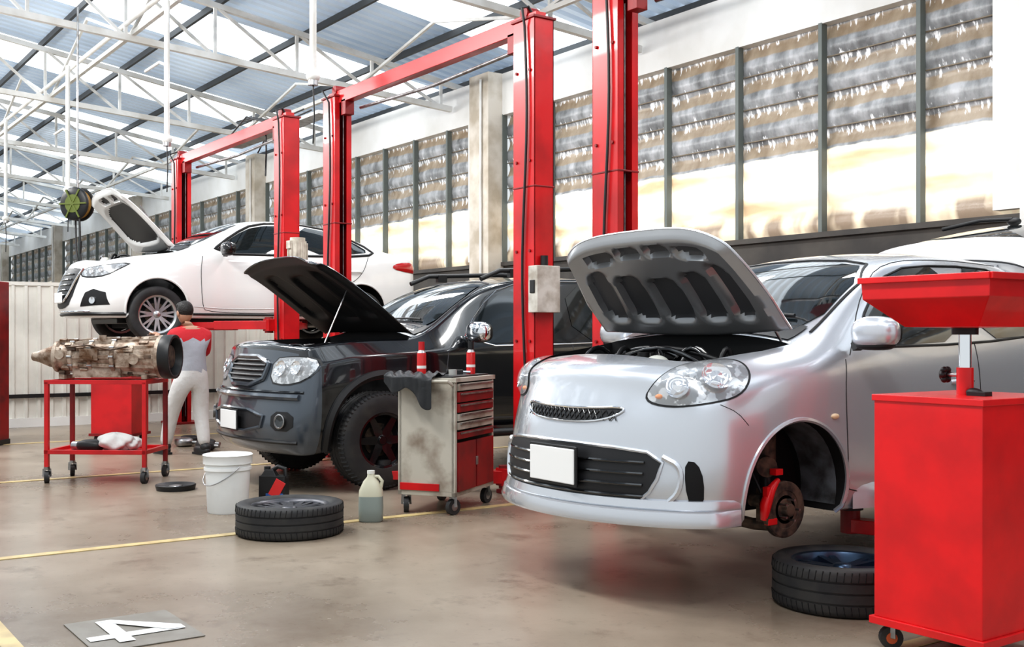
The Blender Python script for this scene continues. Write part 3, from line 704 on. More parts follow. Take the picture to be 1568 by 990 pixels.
# ================================================================ ROOM
W=10.0; XL,XR=-62,6
def coordmat(name,build):
    m=bpy.data.materials.new(name); m.use_nodes=True; build(m.node_tree,m.node_tree.nodes['Principled BSDF']); return m
def nd(nt,t,**k):
    n=nt.nodes.new(t)
    for a,b in k.items(): setattr(n,a,b)
    return n
def floor_b(nt,b):
    L=nt.links; tc=nd(nt,'ShaderNodeTexCoord')
    n1=nd(nt,'ShaderNodeTexNoise'); n1.inputs['Scale'].default_value=.55; n1.inputs['Detail'].default_value=8; n1.inputs['Roughness'].default_value=.65
    n2=nd(nt,'ShaderNodeTexNoise'); n2.inputs['Scale'].default_value=2.6; n2.inputs['Detail'].default_value=10; n2.inputs['Roughness'].default_value=.7
    n3=nd(nt,'ShaderNodeTexNoise'); n3.inputs['Scale'].default_value=14; n3.inputs['Detail'].default_value=10; n3.inputs['Roughness'].default_value=.75
    for n in(n1,n2,n3): L.new(tc.outputs['Object'],n.inputs['Vector'])
    r1=nd(nt,'ShaderNodeValToRGB'); r1.color_ramp.elements[0].position=.35; r1.color_ramp.elements[0].color=(.20,.158,.118,1); r1.color_ramp.elements[1].position=.65; r1.color_ramp.elements[1].color=(.37,.31,.245,1)
    L.new(n1.outputs['Fac'],r1.inputs[0])
    r2=nd(nt,'ShaderNodeMapRange'); r2.inputs['From Min'].default_value=.55; r2.inputs['From Max'].default_value=.70; r2.inputs['To Max'].default_value=.65; L.new(n2.outputs['Fac'],r2.inputs['Value'])
    x=nd(nt,'ShaderNodeMix',data_type='RGBA'); L.new(r2.outputs[0],x.inputs[0]); L.new(r1.outputs[0],x.inputs[6]); x.inputs[7].default_value=(.11,.078,.055,1)
    r4=nd(nt,'ShaderNodeMapRange'); r4.inputs['From Min'].default_value=.58; r4.inputs['From Max'].default_value=.68; r4.inputs['To Max'].default_value=.55; L.new(n3.outputs['Fac'],r4.inputs['Value'])
    x2=nd(nt,'ShaderNodeMix',data_type='RGBA'); L.new(r4.outputs[0],x2.inputs[0]); L.new(x.outputs[2],x2.inputs[6]); x2.inputs[7].default_value=(.10,.075,.055,1)
    L.new(x2.outputs[2],b.inputs['Base Color'])
    r3=nd(nt,'ShaderNodeMapRange'); r3.inputs['To Min'].default_value=.16; r3.inputs['To Max'].default_value=.42; L.new(n1.outputs['Fac'],r3.inputs['Value']); L.new(r3.outputs[0],b.inputs['Roughness'])
    bp=nd(nt,'ShaderNodeBump'); bp.inputs['Strength'].default_value=.06; bp.inputs['Distance'].default_value=.02; L.new(n2.outputs['Fac'],bp.inputs['Height']); L.new(bp.outputs[0],b.inputs['Normal'])
    b.inputs['Specular IOR Level'].default_value=.5
floor_m=coordmat('polished_concrete',floor_b)
mb=MB(); mb.box(((XL+XR)/2,1,-.05),(XR-XL,18.4,.1),floor_m); mb.obj('floor')
lm=M('line_paint',(.70,.56,.28),.35,col2=(.50,.38,.2),nscale=7)
mb=MB()
for x in(-2.75,-6.7,-10.15,-13.65): mb.box((x,5.2,.003),(.075,8.6,.004),lm)
mb.box((-8,.90,.003),(16,.075,.004),lm); mb.obj('floor_marking_lines')
wp=M('paint_white',(.85,.85,.84),.4)
mb=MB(); mb.box((-4.76,1.37,.0035),(.52,.44,.003),M('decal_grey',(.27,.25,.22),.4,col2=(.22,.20,.17),nscale=9))
def stroke(pts,z): mb.poly([(-4.76+q,1.37+p,z) for p,q in pts],wp)
stroke([(-.20,.035),(-.20,.105),(.19,.105),(.19,.035)],.0085)
stroke([(-.105,-.20),(-.105,.18),(-.04,.18),(-.04,-.20)],.0095)
stroke([(-.10,-.20),(-.04,-.20),(.19,.04),(.19,.105),(.12,.09)],.0105)
mb.obj('floor_number_decal')
wallw=M('wall_white',(.82,.815,.80),.6,col2=(.72,.71,.68),nscale=1.2); walld=M('wall_dark',(.06,.055,.052),.7,col2=(.10,.09,.08),nscale=1.5)
pilm=M('pilaster_concrete',(.66,.61,.54),.65,col2=(.45,.39,.31),nscale=2.5)
mb=MB(); mb.box(((XL+XR)/2,W+.1,1.195),(XR-XL,.2,2.39),walld); mb.box(((XL+XR)/2,W+.1,5.07),(XR-XL,.24,.66),wallw)
mb.box(((XL+XR)/2,W-.0,2.37),(XR-XL,.1,.06),walld)
pils=[-5.45,-14.85,-24.5,-34,-44,-54]
for p in pils:
    mb.box((p,W-.12,2.7),(.55,.34,5.4),pilm if p<-6 else wallw); mb.box((p-.45,W+.06,3.9),(.5,.2,2.9),wallw)
    mb.cyl((p+.1,W-.32,1),(p+.1,W-.32,5.3),.02,offw)
mb.box((4.0,W-.02,3.9),(4,.1,2.9),wallw)
mb.obj('wall_back')
def win_b(nt,b):
    L=nt.links; tc=nd(nt,'ShaderNodeTexCoord'); sp=nd(nt,'ShaderNodeSeparateXYZ'); L.new(tc.outputs['Object'],sp.inputs[0])
    def noise(scale,detail,map_,rough=.5):
        n=nd(nt,'ShaderNodeTexNoise'); n.inputs['Scale'].default_value=scale; n.inputs['Detail'].default_value=detail; n.inputs['Roughness'].default_value=rough
        m=nd(nt,'ShaderNodeMapping'); m.inputs['Scale'].default_value=map_; L.new(tc.outputs['Object'],m.inputs[0]); L.new(m.outputs[0],n.inputs['Vector']); return n
    def ramp(src,els):
        r=nd(nt,'ShaderNodeValToRGB'); e=r.color_ramp.elements; e[0].position=els[0][0]; e[0].color=(*els[0][1],1); e[1].position=els[-1][0]; e[1].color=(*els[-1][1],1)
        for p,c_ in els[1:-1]: q=e.new(p); q.color=(*c_,1)
        L.new(src,r.inputs[0]); return r
    def mix(f,a,c_):
        x=nd(nt,'ShaderNodeMix',data_type='RGBA'); L.new(f,x.inputs[0])
        for s_,k in((a,6),(c_,7)):
            if isinstance(s_,tuple): x.inputs[k].default_value=(*s_,1)
            else: L.new(s_,x.inputs[k])
        return x.outputs[2]
    def mrange(src,a,b_,c0=0,c1=1):
        m=nd(nt,'ShaderNodeMapRange'); m.inputs['From Min'].default_value=a; m.inputs['From Max'].default_value=b_; m.inputs['To Min'].default_value=c0; m.inputs['To Max'].default_value=c1; L.new(src,m.inputs['Value']); return m.outputs[0]
    def madd(src,mul,add):
        m=nd(nt,'ShaderNodeMath',operation='MULTIPLY_ADD'); L.new(src,m.inputs[0]); m.inputs[1].default_value=mul
        if isinstance(add,(int,float)): m.inputs[2].default_value=add
        else: L.new(add,m.inputs[2])
        return m.outputs[0]
    def sine(src):
        m=nd(nt,'ShaderNodeMath',operation='SINE'); L.new(src,m.inputs[0]); return m.outputs[0]
    nz=noise(1.2,4,(2.0,1,.5))
    zz=madd(nz.outputs['Fac'],.10,sp.outputs['Z'])
    ph=madd(zz,2*math.pi/.40,0.0); sn=sine(ph); cs=sine(madd(ph,1.0,math.pi*.55))
    band=mrange(sn,-.55,-.25)
    n2=noise(4.0,5,(1.3,1,.6),.55)
    n5=noise(9,4,(2.0,1,.5),.6)
    rf=ramp(n2.outputs['Fac'],[(.34,(.15,.155,.16)),(.50,(.28,.29,.30)),(.68,(.48,.49,.51))])
    rt=ramp(n2.outputs['Fac'],[(.3,(.25,.19,.13)),(.7,(.42,.35,.27))])
    up_=mix(band,rt.outputs[0],rf.outputs[0])
    glint=mrange(madd(cs,.15,n5.outputs['Fac']),.655,.73); up_=mix(glint,up_,(.95,.97,1))  # white foil glints painted into the sheet colour
    lo=mrange(zz,3.40,3.375)
    n3=noise(1.0,3,(.7,1,3.2))
    base=ramp(n3.outputs['Fac'],[(.34,(.62,.44,.26)),(.42,(.88,.73,.52)),(.50,(.98,.90,.74)),(.62,(1,.97,.91))])
    cor=mrange(sine(madd(zz,2*math.pi/.40,1.2)),-1,1,0,.5)
    lowc=mix(cor,base.outputs[0],(.72,.58,.40))
    bb=mrange(zz,2.76,2.62)
    n4=noise(1.3,3,(1.6,1,.5)); br=ramp(n4.outputs['Fac'],[(.45,(.26,.20,.15)),(.56,(.78,.67,.50))])
    low=mix(bb,lowc,br.outputs[0])
    col=mix(lo,up_,low)
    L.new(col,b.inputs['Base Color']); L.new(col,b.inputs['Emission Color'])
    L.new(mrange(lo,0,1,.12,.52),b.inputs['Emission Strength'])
    b.inputs['Roughness'].default_value=.3
    bp=nd(nt,'ShaderNodeBump'); bp.inputs['Strength'].default_value=.4; bp.inputs['Distance'].default_value=.05; L.new(n2.outputs['Fac'],bp.inputs['Height']); L.new(bp.outputs[0],b.inputs['Normal'])
winm=coordmat('translucent_insulated_sheet',win_b)
mull=M('mullion_green_grey',(.15,.17,.16),.5)
edges=[XR]+pils+[XL]
for k in range(len(edges)-1):
    xr=edges[k]-(.27 if k else 0); xl=edges[k+1]+.27
    mb=MB(); rows=[]
    for j in range(49):
        z=2.40+2.35*j/48; rows.append([V((xl+(xr-xl)*i/60,W+.10-.035*math.sin(z*2*math.pi/.4),z)) for i in range(61)])
    mb.grid(rows,winm,flip=False)
    n=max(1,int(round((xr-xl)/1.2)))
    for i in range(n+1):
        x=xl+(xr-xl)*i/n; mb.box((x,W+.02,3.57),(.05,.09,2.36),mull)
    for q in range(3,6): mb.box(((xl+xr)/2,W+.085,2.4+q*.4-.02),(xr-xl,.02,.012),M('rail_tan',(.22,.18,.13),.6))
    mb.obj('window_%d'%(k+1))
mb=MB(); mb.box((XL,1,3),(.2,18,6),wallw); mb.obj('wall_end')
part=M('partition_sheet',(.78,.76,.70),.45,col2=(.64,.62,.57),nscale=2)
mb=MB(); Y=-1.5; pts=[]
while Y<7.6:
    for q,dx in((0,0),(.05,0),(.065,.03),(.10,.03),(.115,0)): pts.append((Y+q,dx))
    Y+=.165
mb.grid([[V((-16.1+dx,y,z)) for y,dx in pts] for z in(.12,1.92)],part,smooth=False)
mb.box((-16.12,3.05,.06),(.14,9.1,.12),wallw); mb.box((-16.05,3.05,.42),(.04,9.1,.05),blk); mb.box((-16.1,3.05,1.94),(.06,9.1,.05),part)
mb.obj('wall_partition')
zb=lambda y:5.05+.073*(10-y); zt=lambda y:5.45+.16*(10-y); zr=lambda y:5.66+.16*(10-y)
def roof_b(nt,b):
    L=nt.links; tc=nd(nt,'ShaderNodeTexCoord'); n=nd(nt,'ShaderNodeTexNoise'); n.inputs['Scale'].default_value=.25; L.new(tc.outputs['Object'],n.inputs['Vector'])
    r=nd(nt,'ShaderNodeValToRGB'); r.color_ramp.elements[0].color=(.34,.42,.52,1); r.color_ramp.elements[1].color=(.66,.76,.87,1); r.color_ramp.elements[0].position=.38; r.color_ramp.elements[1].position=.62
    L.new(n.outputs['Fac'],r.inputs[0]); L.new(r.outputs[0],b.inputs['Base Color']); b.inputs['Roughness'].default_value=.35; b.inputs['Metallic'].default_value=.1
    L.new(r.outputs[0],b.inputs['Emission Color']); b.inputs['Emission Strength'].default_value=.30  # glow added to brighten the corrugated metal roof sheets
roofm=coordmat('roof_sheet_glow',roof_b)
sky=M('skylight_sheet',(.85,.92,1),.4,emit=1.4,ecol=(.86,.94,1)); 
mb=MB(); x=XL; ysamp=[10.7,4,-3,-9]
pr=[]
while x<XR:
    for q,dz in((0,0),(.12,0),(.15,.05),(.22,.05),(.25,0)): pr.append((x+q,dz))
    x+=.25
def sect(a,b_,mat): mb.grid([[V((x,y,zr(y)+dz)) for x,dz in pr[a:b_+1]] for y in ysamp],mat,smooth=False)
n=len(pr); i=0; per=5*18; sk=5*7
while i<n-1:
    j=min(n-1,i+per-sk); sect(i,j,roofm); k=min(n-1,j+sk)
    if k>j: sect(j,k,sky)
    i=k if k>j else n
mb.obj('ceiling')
purl=M('purlin_dark',(.06,.065,.07),.6)
mb=MB(); y=10.3
while y>-8.5:
    mb.box(((XL+XR)/2,y,zr(y)-.06),(XR-XL,.05,.10),purl); y-=1.45
mb.obj('roof_purlins')
mb=MB(); rs=offw
for X in (-1.2,-6.2,-11.2,-16,-21,-26,-31,-36,-41,-46,-51,-56):
    mb.beam((X,9.9,zb(9.9)),(X,-8.5,zb(-8.5)),.09,.09,rs); mb.beam((X,10.2,zt(10.2)),(X,-8.5,zt(-8.5)),.08,.08,rs)
    y=9.7; k=0
    while y>-8:
        mb.beam((X,y,zb(y)),(X,y,zt(y)),.045,.045,rs); mb.beam((X,y,zb(y)),(X,y-1.3,zt(y-1.3)),.04,.04,rs); y-=1.3; k+=1
for y in (8.2,4.6,1.0,-3):
    mb.beam((XL+.2,y,zb(y)+.07),(XR,y,zb(y)+.07),.06,.06,rs)
    for X in (-6.2,-11.2,-16,-21,-26,-31,-36,-41): mb.beam((X,y,zb(y)+.05),(X-2.5,y,zt(y)),.04,.04,rs); mb.beam((X-2.5,y,zt(y)),(X-5,y,zb(y)+.05),.04,.04,rs)
mb.obj('roof_trusses')
pp=empty('air_supply_pipes',(0,0,0)); mb=MB()
for (x,y,z) in ((-10.2,4.7,3.85),(-14.0,4.45,3.75),(-18.7,4.35,3.6),(-24,4.4,3.6)):
    mb.cyl((x,y,z),(x,y,zb(y)+.1),.035,offw); mb.cyl((x,y,z),(x,y,z-.12),.05,steel); mb.ell((x,y,z-.03),(.07,.07,.06),offw); mb.tube([(x,y,z+.9),(x-.3,y,z+1.0),(x-.9,y,z+1.0)],.02,offw)
    mb.tube([(x,y,z-.1),(x+.03,y,z-.4),(x,y,z-.7)],.008,blk)
mb.tube([(XL+.3,4.5,zb(4.5)+.18),(-5,4.5,zb(4.5)+.18)],.035,offw); mb.obj('pipes',pp)
mb=MB()
for k in range(5):
    y0=5.5+.1*k; mb.tube([(-14.6,y0,3.95+.25*math.sin(k)),(-14.0,y0,4.12),(-13.2,y0,3.9),(-12.2,y0,3.92)],.010,blk)
mb.tube([(-13.0,5.6,4.0),(-13.0,5.62,3.6),(-13.05,5.6,3.3)],.012,blk); mb.tube([(-13.6,5.6,4.0),(-13.62,5.62,3.6),(-13.6,5.6,3.3)],.012,blk)
mb.beam((-14.8,5.65,3.85),(-11.9,5.65,3.85),.2,.04,steel); mb.obj('cable_tray')
mb=MB(); yg=M('reel_green',(.12,.15,.03),.5); 
mb.lathe([(.10,-.09),(.20,-.09),(.22,-.07),(.22,-.05),(.12,-.04),(.12,.04),(.22,.05),(.22,.07),(.20,.09),(.10,.09)],(0,0,0),(.6,-.8,0),blk,n=32)
mb.lathe([(.0,-.10),(.12,-.10),(.12,.10),(0,.10)],(0,0,0),(.6,-.8,0),yg,n=24)
u,w_,a=basis((.6,-.8,0))
for k in(-.03,0,.03):
    mb.tube([a*k+(u*math.cos(t*.2618)+w_*math.sin(t*.2618))*.17 for t in range(24)],.022,M('hose_orange',(.30,.16,.03),.5),8,closed=True)
for k in range(6):
    t=k*math.pi/3; mb.beam(a*.10,a*.095+(u*math.cos(t)+w_*math.sin(t))*.21,.02,.02,yg)
mb.tube([(0,0,.2),(0,0,.5),(.02,0,2.6)],.014,steel); mb.tube([(.1,0,-.18),(.16,0,-.7),(.22,.0,-1.3),(.3,0,-1.5)],.014,blk); mb.tube([(-.1,0,-.18),(-.06,0,-.6),(.1,0,-.9),(.2,0,-.5)],.012,blk)
mb.obj('hose_reel',pp,loc=(-15.3,3.68,2.97))
# ================================================================ SMALL OBJECTS
def caster(mb,p,r=.05,rz=0,h=.12,mat=None):
    x,y,z=p; c_,s_=math.cos(rz),math.sin(rz)
    mb.cyl((x-.018*c_,y-.018*s_,r),(x+.018*c_,y+.018*s_,r),r,rub,n=20); mb.cyl((x-.02*c_,y-.02*s_,r),(x+.02*c_,y+.02*s_,r),r*.5,mat or steel,n=12)
    for q in(-1,1): mb.beam((x+q*.024*c_,y+q*.024*s_,r),(x+q*.02*c_,y+q*.02*s_,h),.03,.005,steel)
    mb.cyl((x,y,h-.01),(x,y,h+.015),.025,steel)
th=math.radians(52)
e=empty('gearbox_trolley',(-9.86,2.62,0),th); mb=MB(); a,b_=.42,.24
for sx in(-1,1):
    for sy in(-1,1): mb.beam((sx*a,sy*b_,.12),(sx*a,sy*b_,.85),.035,.035,red_dk if sy>0 else red); caster(mb,(sx*(a+.0),sy*b_,0),.05,rz=random.uniform(-.5,.5))
for z in(.85,.26):
    for sy in(-1,1): mb.beam((-a-.02,sy*b_,z),(a+.02,sy*b_,z),.035,.035,red)
    for sx in(-1,1): mb.beam((sx*a,-b_,z),(sx*a,b_,z),.035,.035,red)
mb.box((0,0,.245),(2*a,2*b_,.01),red); mb.beam((-a,0,.85),(a,0,.85),.03,.03,red_dk); mb.obj('frame',e,bevel=.003)
mb=MB(); cl=M('cloth_white',(.7,.7,.68),.9,bump=.6,bscale=12)
def crumple(c0,r,seed):
    rnd=random.Random(seed); rows=[]; ph=[rnd.uniform(0,6) for _ in range(8)]
    for j in range(25):
        al_=-math.pi/2+math.pi*j/24; rw=[]
        for i in range(41):
            t=2*math.pi*i/40; k=1+.14*math.sin(3*t+ph[0]+2*al_)+.10*math.sin(5*t+ph[1]-3*al_)+.07*math.sin(9*t+ph[2]+5*al_)
            rw.append(V((c0[0]+r[0]*k*math.cos(al_)*math.cos(t),c0[1]+r[1]*k*math.cos(al_)*math.sin(t),c0[2]+r[2]*(1+.15*math.sin(4*t+ph[3]))*math.sin(al_))))
        rows.append(rw)
    mb.grid(rows,cl)
crumple((.08,-.02,.325),(.16,.12,.075),1); crumple((.2,.03,.31),(.09,.09,.055),2)
mb.ell((-.12,-.05,.30),(.12,.09,.05),blk,e=.7); mb.cyl((-.3,0,.29),(-.12,-.05,.29),.04,steel); mb.obj('rags_and_parts',e)
e=empty('gearbox',(-9.86,2.62,0),th); mb=MB(); zc=1.06
prof=[(.0,-.66),(.035,-.66),(.05,-.60),(.09,-.50),(.095,-.45),(.135,-.44),(.14,-.41),(.12,-.39),(.125,-.30),(.15,-.29),(.15,-.26),(.125,-.25),(.13,-.13),(.155,-.12),(.155,-.09),(.135,-.08),(.14,.07),(.165,.08),(.165,.11),(.145,.12),(.15,.22),(.155,.3),(.165,.40),(.17,.46),(.185,.47),(.185,.50)]
mb.lathe(prof,(0,0,zc),(1,0,0),alum,n=28); mb.lathe([(.185,.50),(.19,.51),(.19,.60),(.165,.60),(.15,.5),(.0,.5)],(0,0,zc),(1,0,0),blk,n=28)
mb.lathe([(0,.52),(.06,.52),(.10,.53),(.10,.56),(0,.57)],(0,0,zc),(1,0,0),rust,n=20)
for k in range(12):
    t=k*2*math.pi/12; cy,sy=math.cos(t),math.sin(t)
    mb.beam((-.26,.13*cy,zc+.13*sy),(-.11,.15*cy,zc+.15*sy),.012,.03,alum); mb.beam((-.09,.14*cy,zc+.14*sy),(.09,.155*cy,zc+.155*sy),.012,.03,alum); mb.beam((.12,.145*cy,zc+.145*sy),(.48,.17*cy,zc+.17*sy),.012,.03,alum)
    for xx,rr in((-.275,.145),(-.105,.15),(.095,.16)): mb.cyl((xx-.02,rr*cy,zc+rr*sy),(xx+.02,rr*cy,zc+rr*sy),.013,steel,n=8)
mb.box((-.05,.0,zc-.125),(.42,.22,.10),alum); mb.box((-.1,-.13,zc+.02),(.16,.06,.10),alum); mb.box((.2,-.14,zc-.03),(.12,.06,.12),alum); mb.cyl((-.02,-.05,zc+.10),(-.02,-.05,zc+.185),.03,alum); mb.cyl((.3,-.10,zc-.02),(.3,-.19,zc-.02),.045,alum)
mb.cyl((-.36,-.05,zc+.02),(-.36,-.15,zc+.02),.04,alum); mb.tube([(-.3,-.14,zc+.08),(-.1,-.17,zc+.1),(.1,-.17,zc+.06),(.25,-.18,zc+.09)],.008,rust)
rg=random.Random(4)
for k in range(26):
    t=rg.uniform(1.6,4.9); xx=rg.uniform(-.38,.42); rr=.145+.02*(xx+.4); mb.box((xx,rr*math.cos(t),zc+rr*math.sin(t)),(rg.uniform(.03,.09),.03,.03),rg.choice([alum,alum,rust]),rx=t)
mb.box((-.30,0,zc+.12),(.10,.10,.06),alum); mb.box((.02,.02,zc+.15),(.14,.09,.04),alum); mb.box((-.38,0,zc-.15),(.05,.12,.06),alum)
for xx in(-.36,.36): mb.box((xx,0,zc-.172),(.05,.2,.035),alum)
mb.obj('housing',e,bevel=.006)
mb=MB(); bw=M('bucket_plastic',(.82,.83,.82),.35,col2=(.74,.75,.74),nscale=4)
mb.lathe([(0,0),(.135,0),(.14,.01),(.155,.30),(.165,.30),(.165,.32),(.157,.32),(.158,.345),(.170,.345),(.170,.40),(.175,.405),(.168,.41),(.16,.40),(.155,.36),(0,.36)],(0,0,0),(0,0,1),bw,n=48)
mb.tube([(.168*math.cos(t),.168*math.sin(t),.33-.13*math.sin(math.pi*k/14)) for k,t in enumerate([math.radians(200+k*12) for k in range(15)])],.004,steel); 
mb.obj('white_bucket',None,loc=(-7.58,2.84,0))
mb=MB(); mb.box((0,0,.11),(.20,.10,.22),blk,top=(.98,.95)); mb.box((-.03,0,.24),(.12,.08,.05),blk,top=(.5,.6)); mb.cyl((-.05,0,.25),(-.05,0,.285),.024,blk); mb.tube([(.09,0,.20),(.085,0,.27),(.03,0,.285),(-.01,0,.26)],.017,blk)
mb.box((0.04,-.052,.13),(.08,.006,.13),M('label_red',(.6,.03,.03),.4),ry=.5); mb.box((.02,-.052,.07),(.13,.005,.05),M('label_blue',(.03,.10,.3),.4))
mb.obj('motor_oil_jug',None,bevel=.012,loc=(-7.66,3.22,0),rz=math.radians(48))
mb=MB(); wheel(mb,(0,0,.10),.335,.235,.20,10,1,M('rim_gunmetal',(.10,.10,.11),.35,.8),ax=(0,0,1)); mb.obj('car_tyre',None,loc=(-6.55,2.86,.0))
mb=MB(); wheel(mb,(0,0,.11),.32,.225,.22,6,1,M('rim_blue',(.05,.08,.13),.3,.8),ax=(0,0,1)); mb.obj('car_tyre',None,loc=(-3.36,4.22,.0))
mb=MB(); bt=M('bottle_translucent',(.60,.58,.45),.35,alpha=.92); fl=M('bottle_fluid',(.26,.30,.28),.4)
def sq(w,d,z,k=24):
    out=[]
    for i in range(k):
        t=2*math.pi*i/k; out.append(V((w*math.copysign(abs(math.cos(t))**.6,math.cos(t)),d*math.copysign(abs(math.sin(t))**.6,math.sin(t)),z)))
    return out+[out[0]]
mb.grid([sq(.07,.05,.0),sq(.08,.058,.01),sq(.082,.06,.09),sq(.08,.058,.17)],fl,flip=True); mb.grid([sq(.08,.058,.17),sq(.078,.056,.21),sq(.05,.04,.27),sq(.025,.025,.30),sq(.022,.022,.325)],bt,flip=True); mb.cyl((0,0,.32),(0,0,.34),.026,M('cap_white',(.7,.7,.65),.5))
mb.tube([(.065,0,.22),(.075,0,.27),(.05,0,.30),(.02,0,.30)],.012,bt)
mb.obj('fluid_bottle',None,loc=(-6.64,3.48,0),rz=math.radians(55))
mb=MB(); mb.lathe([(0,.02),(.10,.02),(.12,.03),(.155,.045),(.16,.04),(.15,.0),(0,0)],(0,0,0),(0,0,1),blk,n=40); mb.lathe([(0,.035),(.05,.035),(.06,.02)],(0,0,0),(0,0,1),steel,n=24); mb.obj('drip_pan',None,loc=(-8.9,2.9,0))
ang=math.atan2(.56,.83)
e=empty('tool_trolley',(-6.87,4.22,0),ang); mb=MB(); bg=M('trolley_beige',(.46,.43,.37),.5,col2=(.17,.12,.085),nscale=4,ndetail=9,lo=.5,hi=.72); a,b_=.22,.35
for sx in(-1,1):
    for sy in(-1,1): mb.box((sx*(a-.015),sy*(b_-.015),.53),(.03,.03,.80),bg); caster(mb,(sx*(a-.04),sy*(b_-.05),0),.055,rz=random.uniform(-1,1),h=.13)
mb.box((0,-b_+.006,.54),(2*a-.02,.012,.76),bg); mb.box((0,b_-.006,.54),(2*a-.02,.012,.76),bg); mb.box((-a+.006,0,.54),(.012,2*b_-.02,.76),bg)
mb.box((0,0,.145),(2*a,2*b_,.03),bg); mb.box((0,0,.935),(2*a+.02,2*b_+.02,.03),bg); mb.box((0,0,.955),(2*a-.06,2*b_-.06,.012),blk)
mb.box((-.05,-b_-.006,.19),(.30,.012,.05),red)
for i,(z,h,m) in enumerate(((.885,.05,bg),(.815,.07,red_dk),(.74,.06,red_dk),(.675,.05,bg),(.615,.05,bg),(.55,.05,red_dk))):
    mb.box((a+.002,0,z),(.02,2*b_-.07,h),m); mb.box((a+.018,0,z+h*.3),(.012,2*b_-.12,.012),steel)
mb.box((a+.0,.17,.33),(.02,.31,.34),red_dk); mb.box((a,-.16,.33),(.02,.31,.34),red_dk); mb.box((a+.014,.0,.35),(.01,.03,.06),steel)
mb.tube([(-a+.02,-b_,.90),(-a+.02,-b_-.08,.93),(a-.02,-b_-.08,.93),(a-.02,-b_,.90)],.012,bg)
mb.obj('cabinet',e,bevel=.004)
mb=MB(); 
for (x,y,col) in ((-.10,-.22,'l'),(.1,.20,'r')):
    mb.cyl((x,y,.96),(x,y,1.12),.033,M('can_red',(.6,.02,.02),.3,0,.4),n=24); mb.cyl((x,y,1.12),(x,y,1.14),.03,M('can_top',(.5,.5,.5),.3,.8),n=24,r2=.02); mb.cyl((x,y,1.14),(x,y,1.20),.022,blk if col=='r' else red,n=20)
    mb.cyl((x,y,1.01),(x,y,1.03),.0338,M('can_label',(.75,.75,.72),.4),n=24,caps=False)
mb.obj('spray_cans',e)
mb=MB(); rows=[]
for j in range(19):
    r=[]
    for i in range(25):
        f=i/24; w0=.02*math.sin(i*.9)
        x=-.27+.36*f
        if j<9: y=-.47+w0*.6; z=.975-(9-j)*.020*(.3+.9*f+.25*math.sin(f*9))
        else: y=-.47+(j-8)*.03+w0; z=.975+.014*math.sin(i*.8)+.014*math.cos(j*1.3+i*.4)
        r.append(V((x,y,z)))
    rows.append(r)
mb.grid(rows,M('black_cloth',(.02,.022,.025),.5,bump=.3,bscale=15)); ob=mb.obj('cloth',e); so=ob.modifiers.new('so','SOLIDIFY'); so.thickness=.006; ob.modifiers.new('s','SUBSURF')
mb=MB(); mb.cyl((.08,-.08,.96),(.08,-.08,1.0),.03,M('jar',(.4,.4,.38),.3)); mb.box((.05,.02,.98),(.12,.05,.03),blk,rz=.5); mb.cyl((-.05,.1,.975),(.12,.15,.975),.01,chrome); mb.obj('loose_tools',e,bevel=.003)
e=empty('waste_oil_drainer',(-2.575,4.0,0)); mb=MB()
mb.box((0,0,.56),(.47,.55,.86),red_br); mb.box((0,0,1.0),(.485,.565,.025),red_br); mb.box((0,0,.115),(.5,.58,.03),red_br)
for sx in(-1,1):
    for sy in(-1,1): caster(mb,(sx*.19,sy*.23,0),.045,rz=random.uniform(-1,1),h=.1,mat=M('caster_orange',(.5,.1,.03),.5))
mb.box((-.27,.0,.93),(.08,.30,.03),red_br)
mb.cyl((0,-.02,1.0),(0,-.02,1.12),.032,red_br,n=24); mb.cyl((0,-.02,1.1),(0,-.02,1.30),.024,chrome,n=24); mb.cyl((0,-.02,1.25),(0,-.02,1.30),.05,blk,n=24)
mb.cyl((-.03,-.02,1.09),(-.09,-.02,1.09),.008,steel); 
for k in range(6):
    t=k*math.pi/3; mb.ell((-.085,-.02+.022*math.cos(t),1.09+.022*math.sin(t)),(.014,.014,.014),blk,n=10,m=8)
mb.cyl((-.08,-.02,1.09),(-.10,-.02,1.09),.025,blk)
mb.box((.08,-.05,1.02),(.08,.05,.02),blk); mb.ell((.06,-.05,1.025),(.035,.02,.018),blk)
mb.obj('tank_and_column',e,bevel=.006)
mb=MB(); zt0,zt1,zt2=1.275,1.40,1.475
def rc(w,z): return [V((-w,-w-.02,z)),V((w,-w-.02,z)),V((w,w-.02,z)),V((-w,w-.02,z)),V((-w,-w-.02,z))]
mb.grid([rc(.02,zt0-.0),rc(.16,zt0+.005),rc(.275,zt1-.01),rc(.28,zt2),rc(.285,zt2+.002),rc(.27,zt2),rc(.265,zt1-.01),rc(.03,zt0+.03)],red_br,smooth=False)
q=.285
for sx in(-1,1): mb.beam((sx*q,-q-.02,zt2-.01),(sx*q,q-.02,zt2-.01),.02,.025,red_br); mb.beam((-q,sx*q-.02,zt2-.01),(q,sx*q-.02,zt2-.01),.02,.025,red_br)
mb.obj('funnel_tray',e,bevel=.003)
mb=MB(); mb.box((0,0,.95),(.5,.35,1.8),red_dk); mb.box((.0,-.18,1.3),(.44,.02,.8),red); mb.box((0,-.18,.5),(.44,.02,.7),red); mb.box((0,0,.03),(.52,.37,.06),blk); mb.cyl((.17,-.2,1.2),(.17,-.2,1.35),.01,steel); mb.obj('red_storage_cabinet',None,bevel=.008,loc=(-13.75,2.25,0),rz=.9)
mb=MB(); mb.box((0,0,.45),(.5,.4,.68),red); mb.box((0,0,.80),(.54,.44,.03),red_dk); mb.box((0,0,.10),(.54,.44,.03),red_dk)
for sx in(-1,1):
    for sy in(-1,1): caster(mb,(sx*.2,sy*.15,0),.045,h=.09)
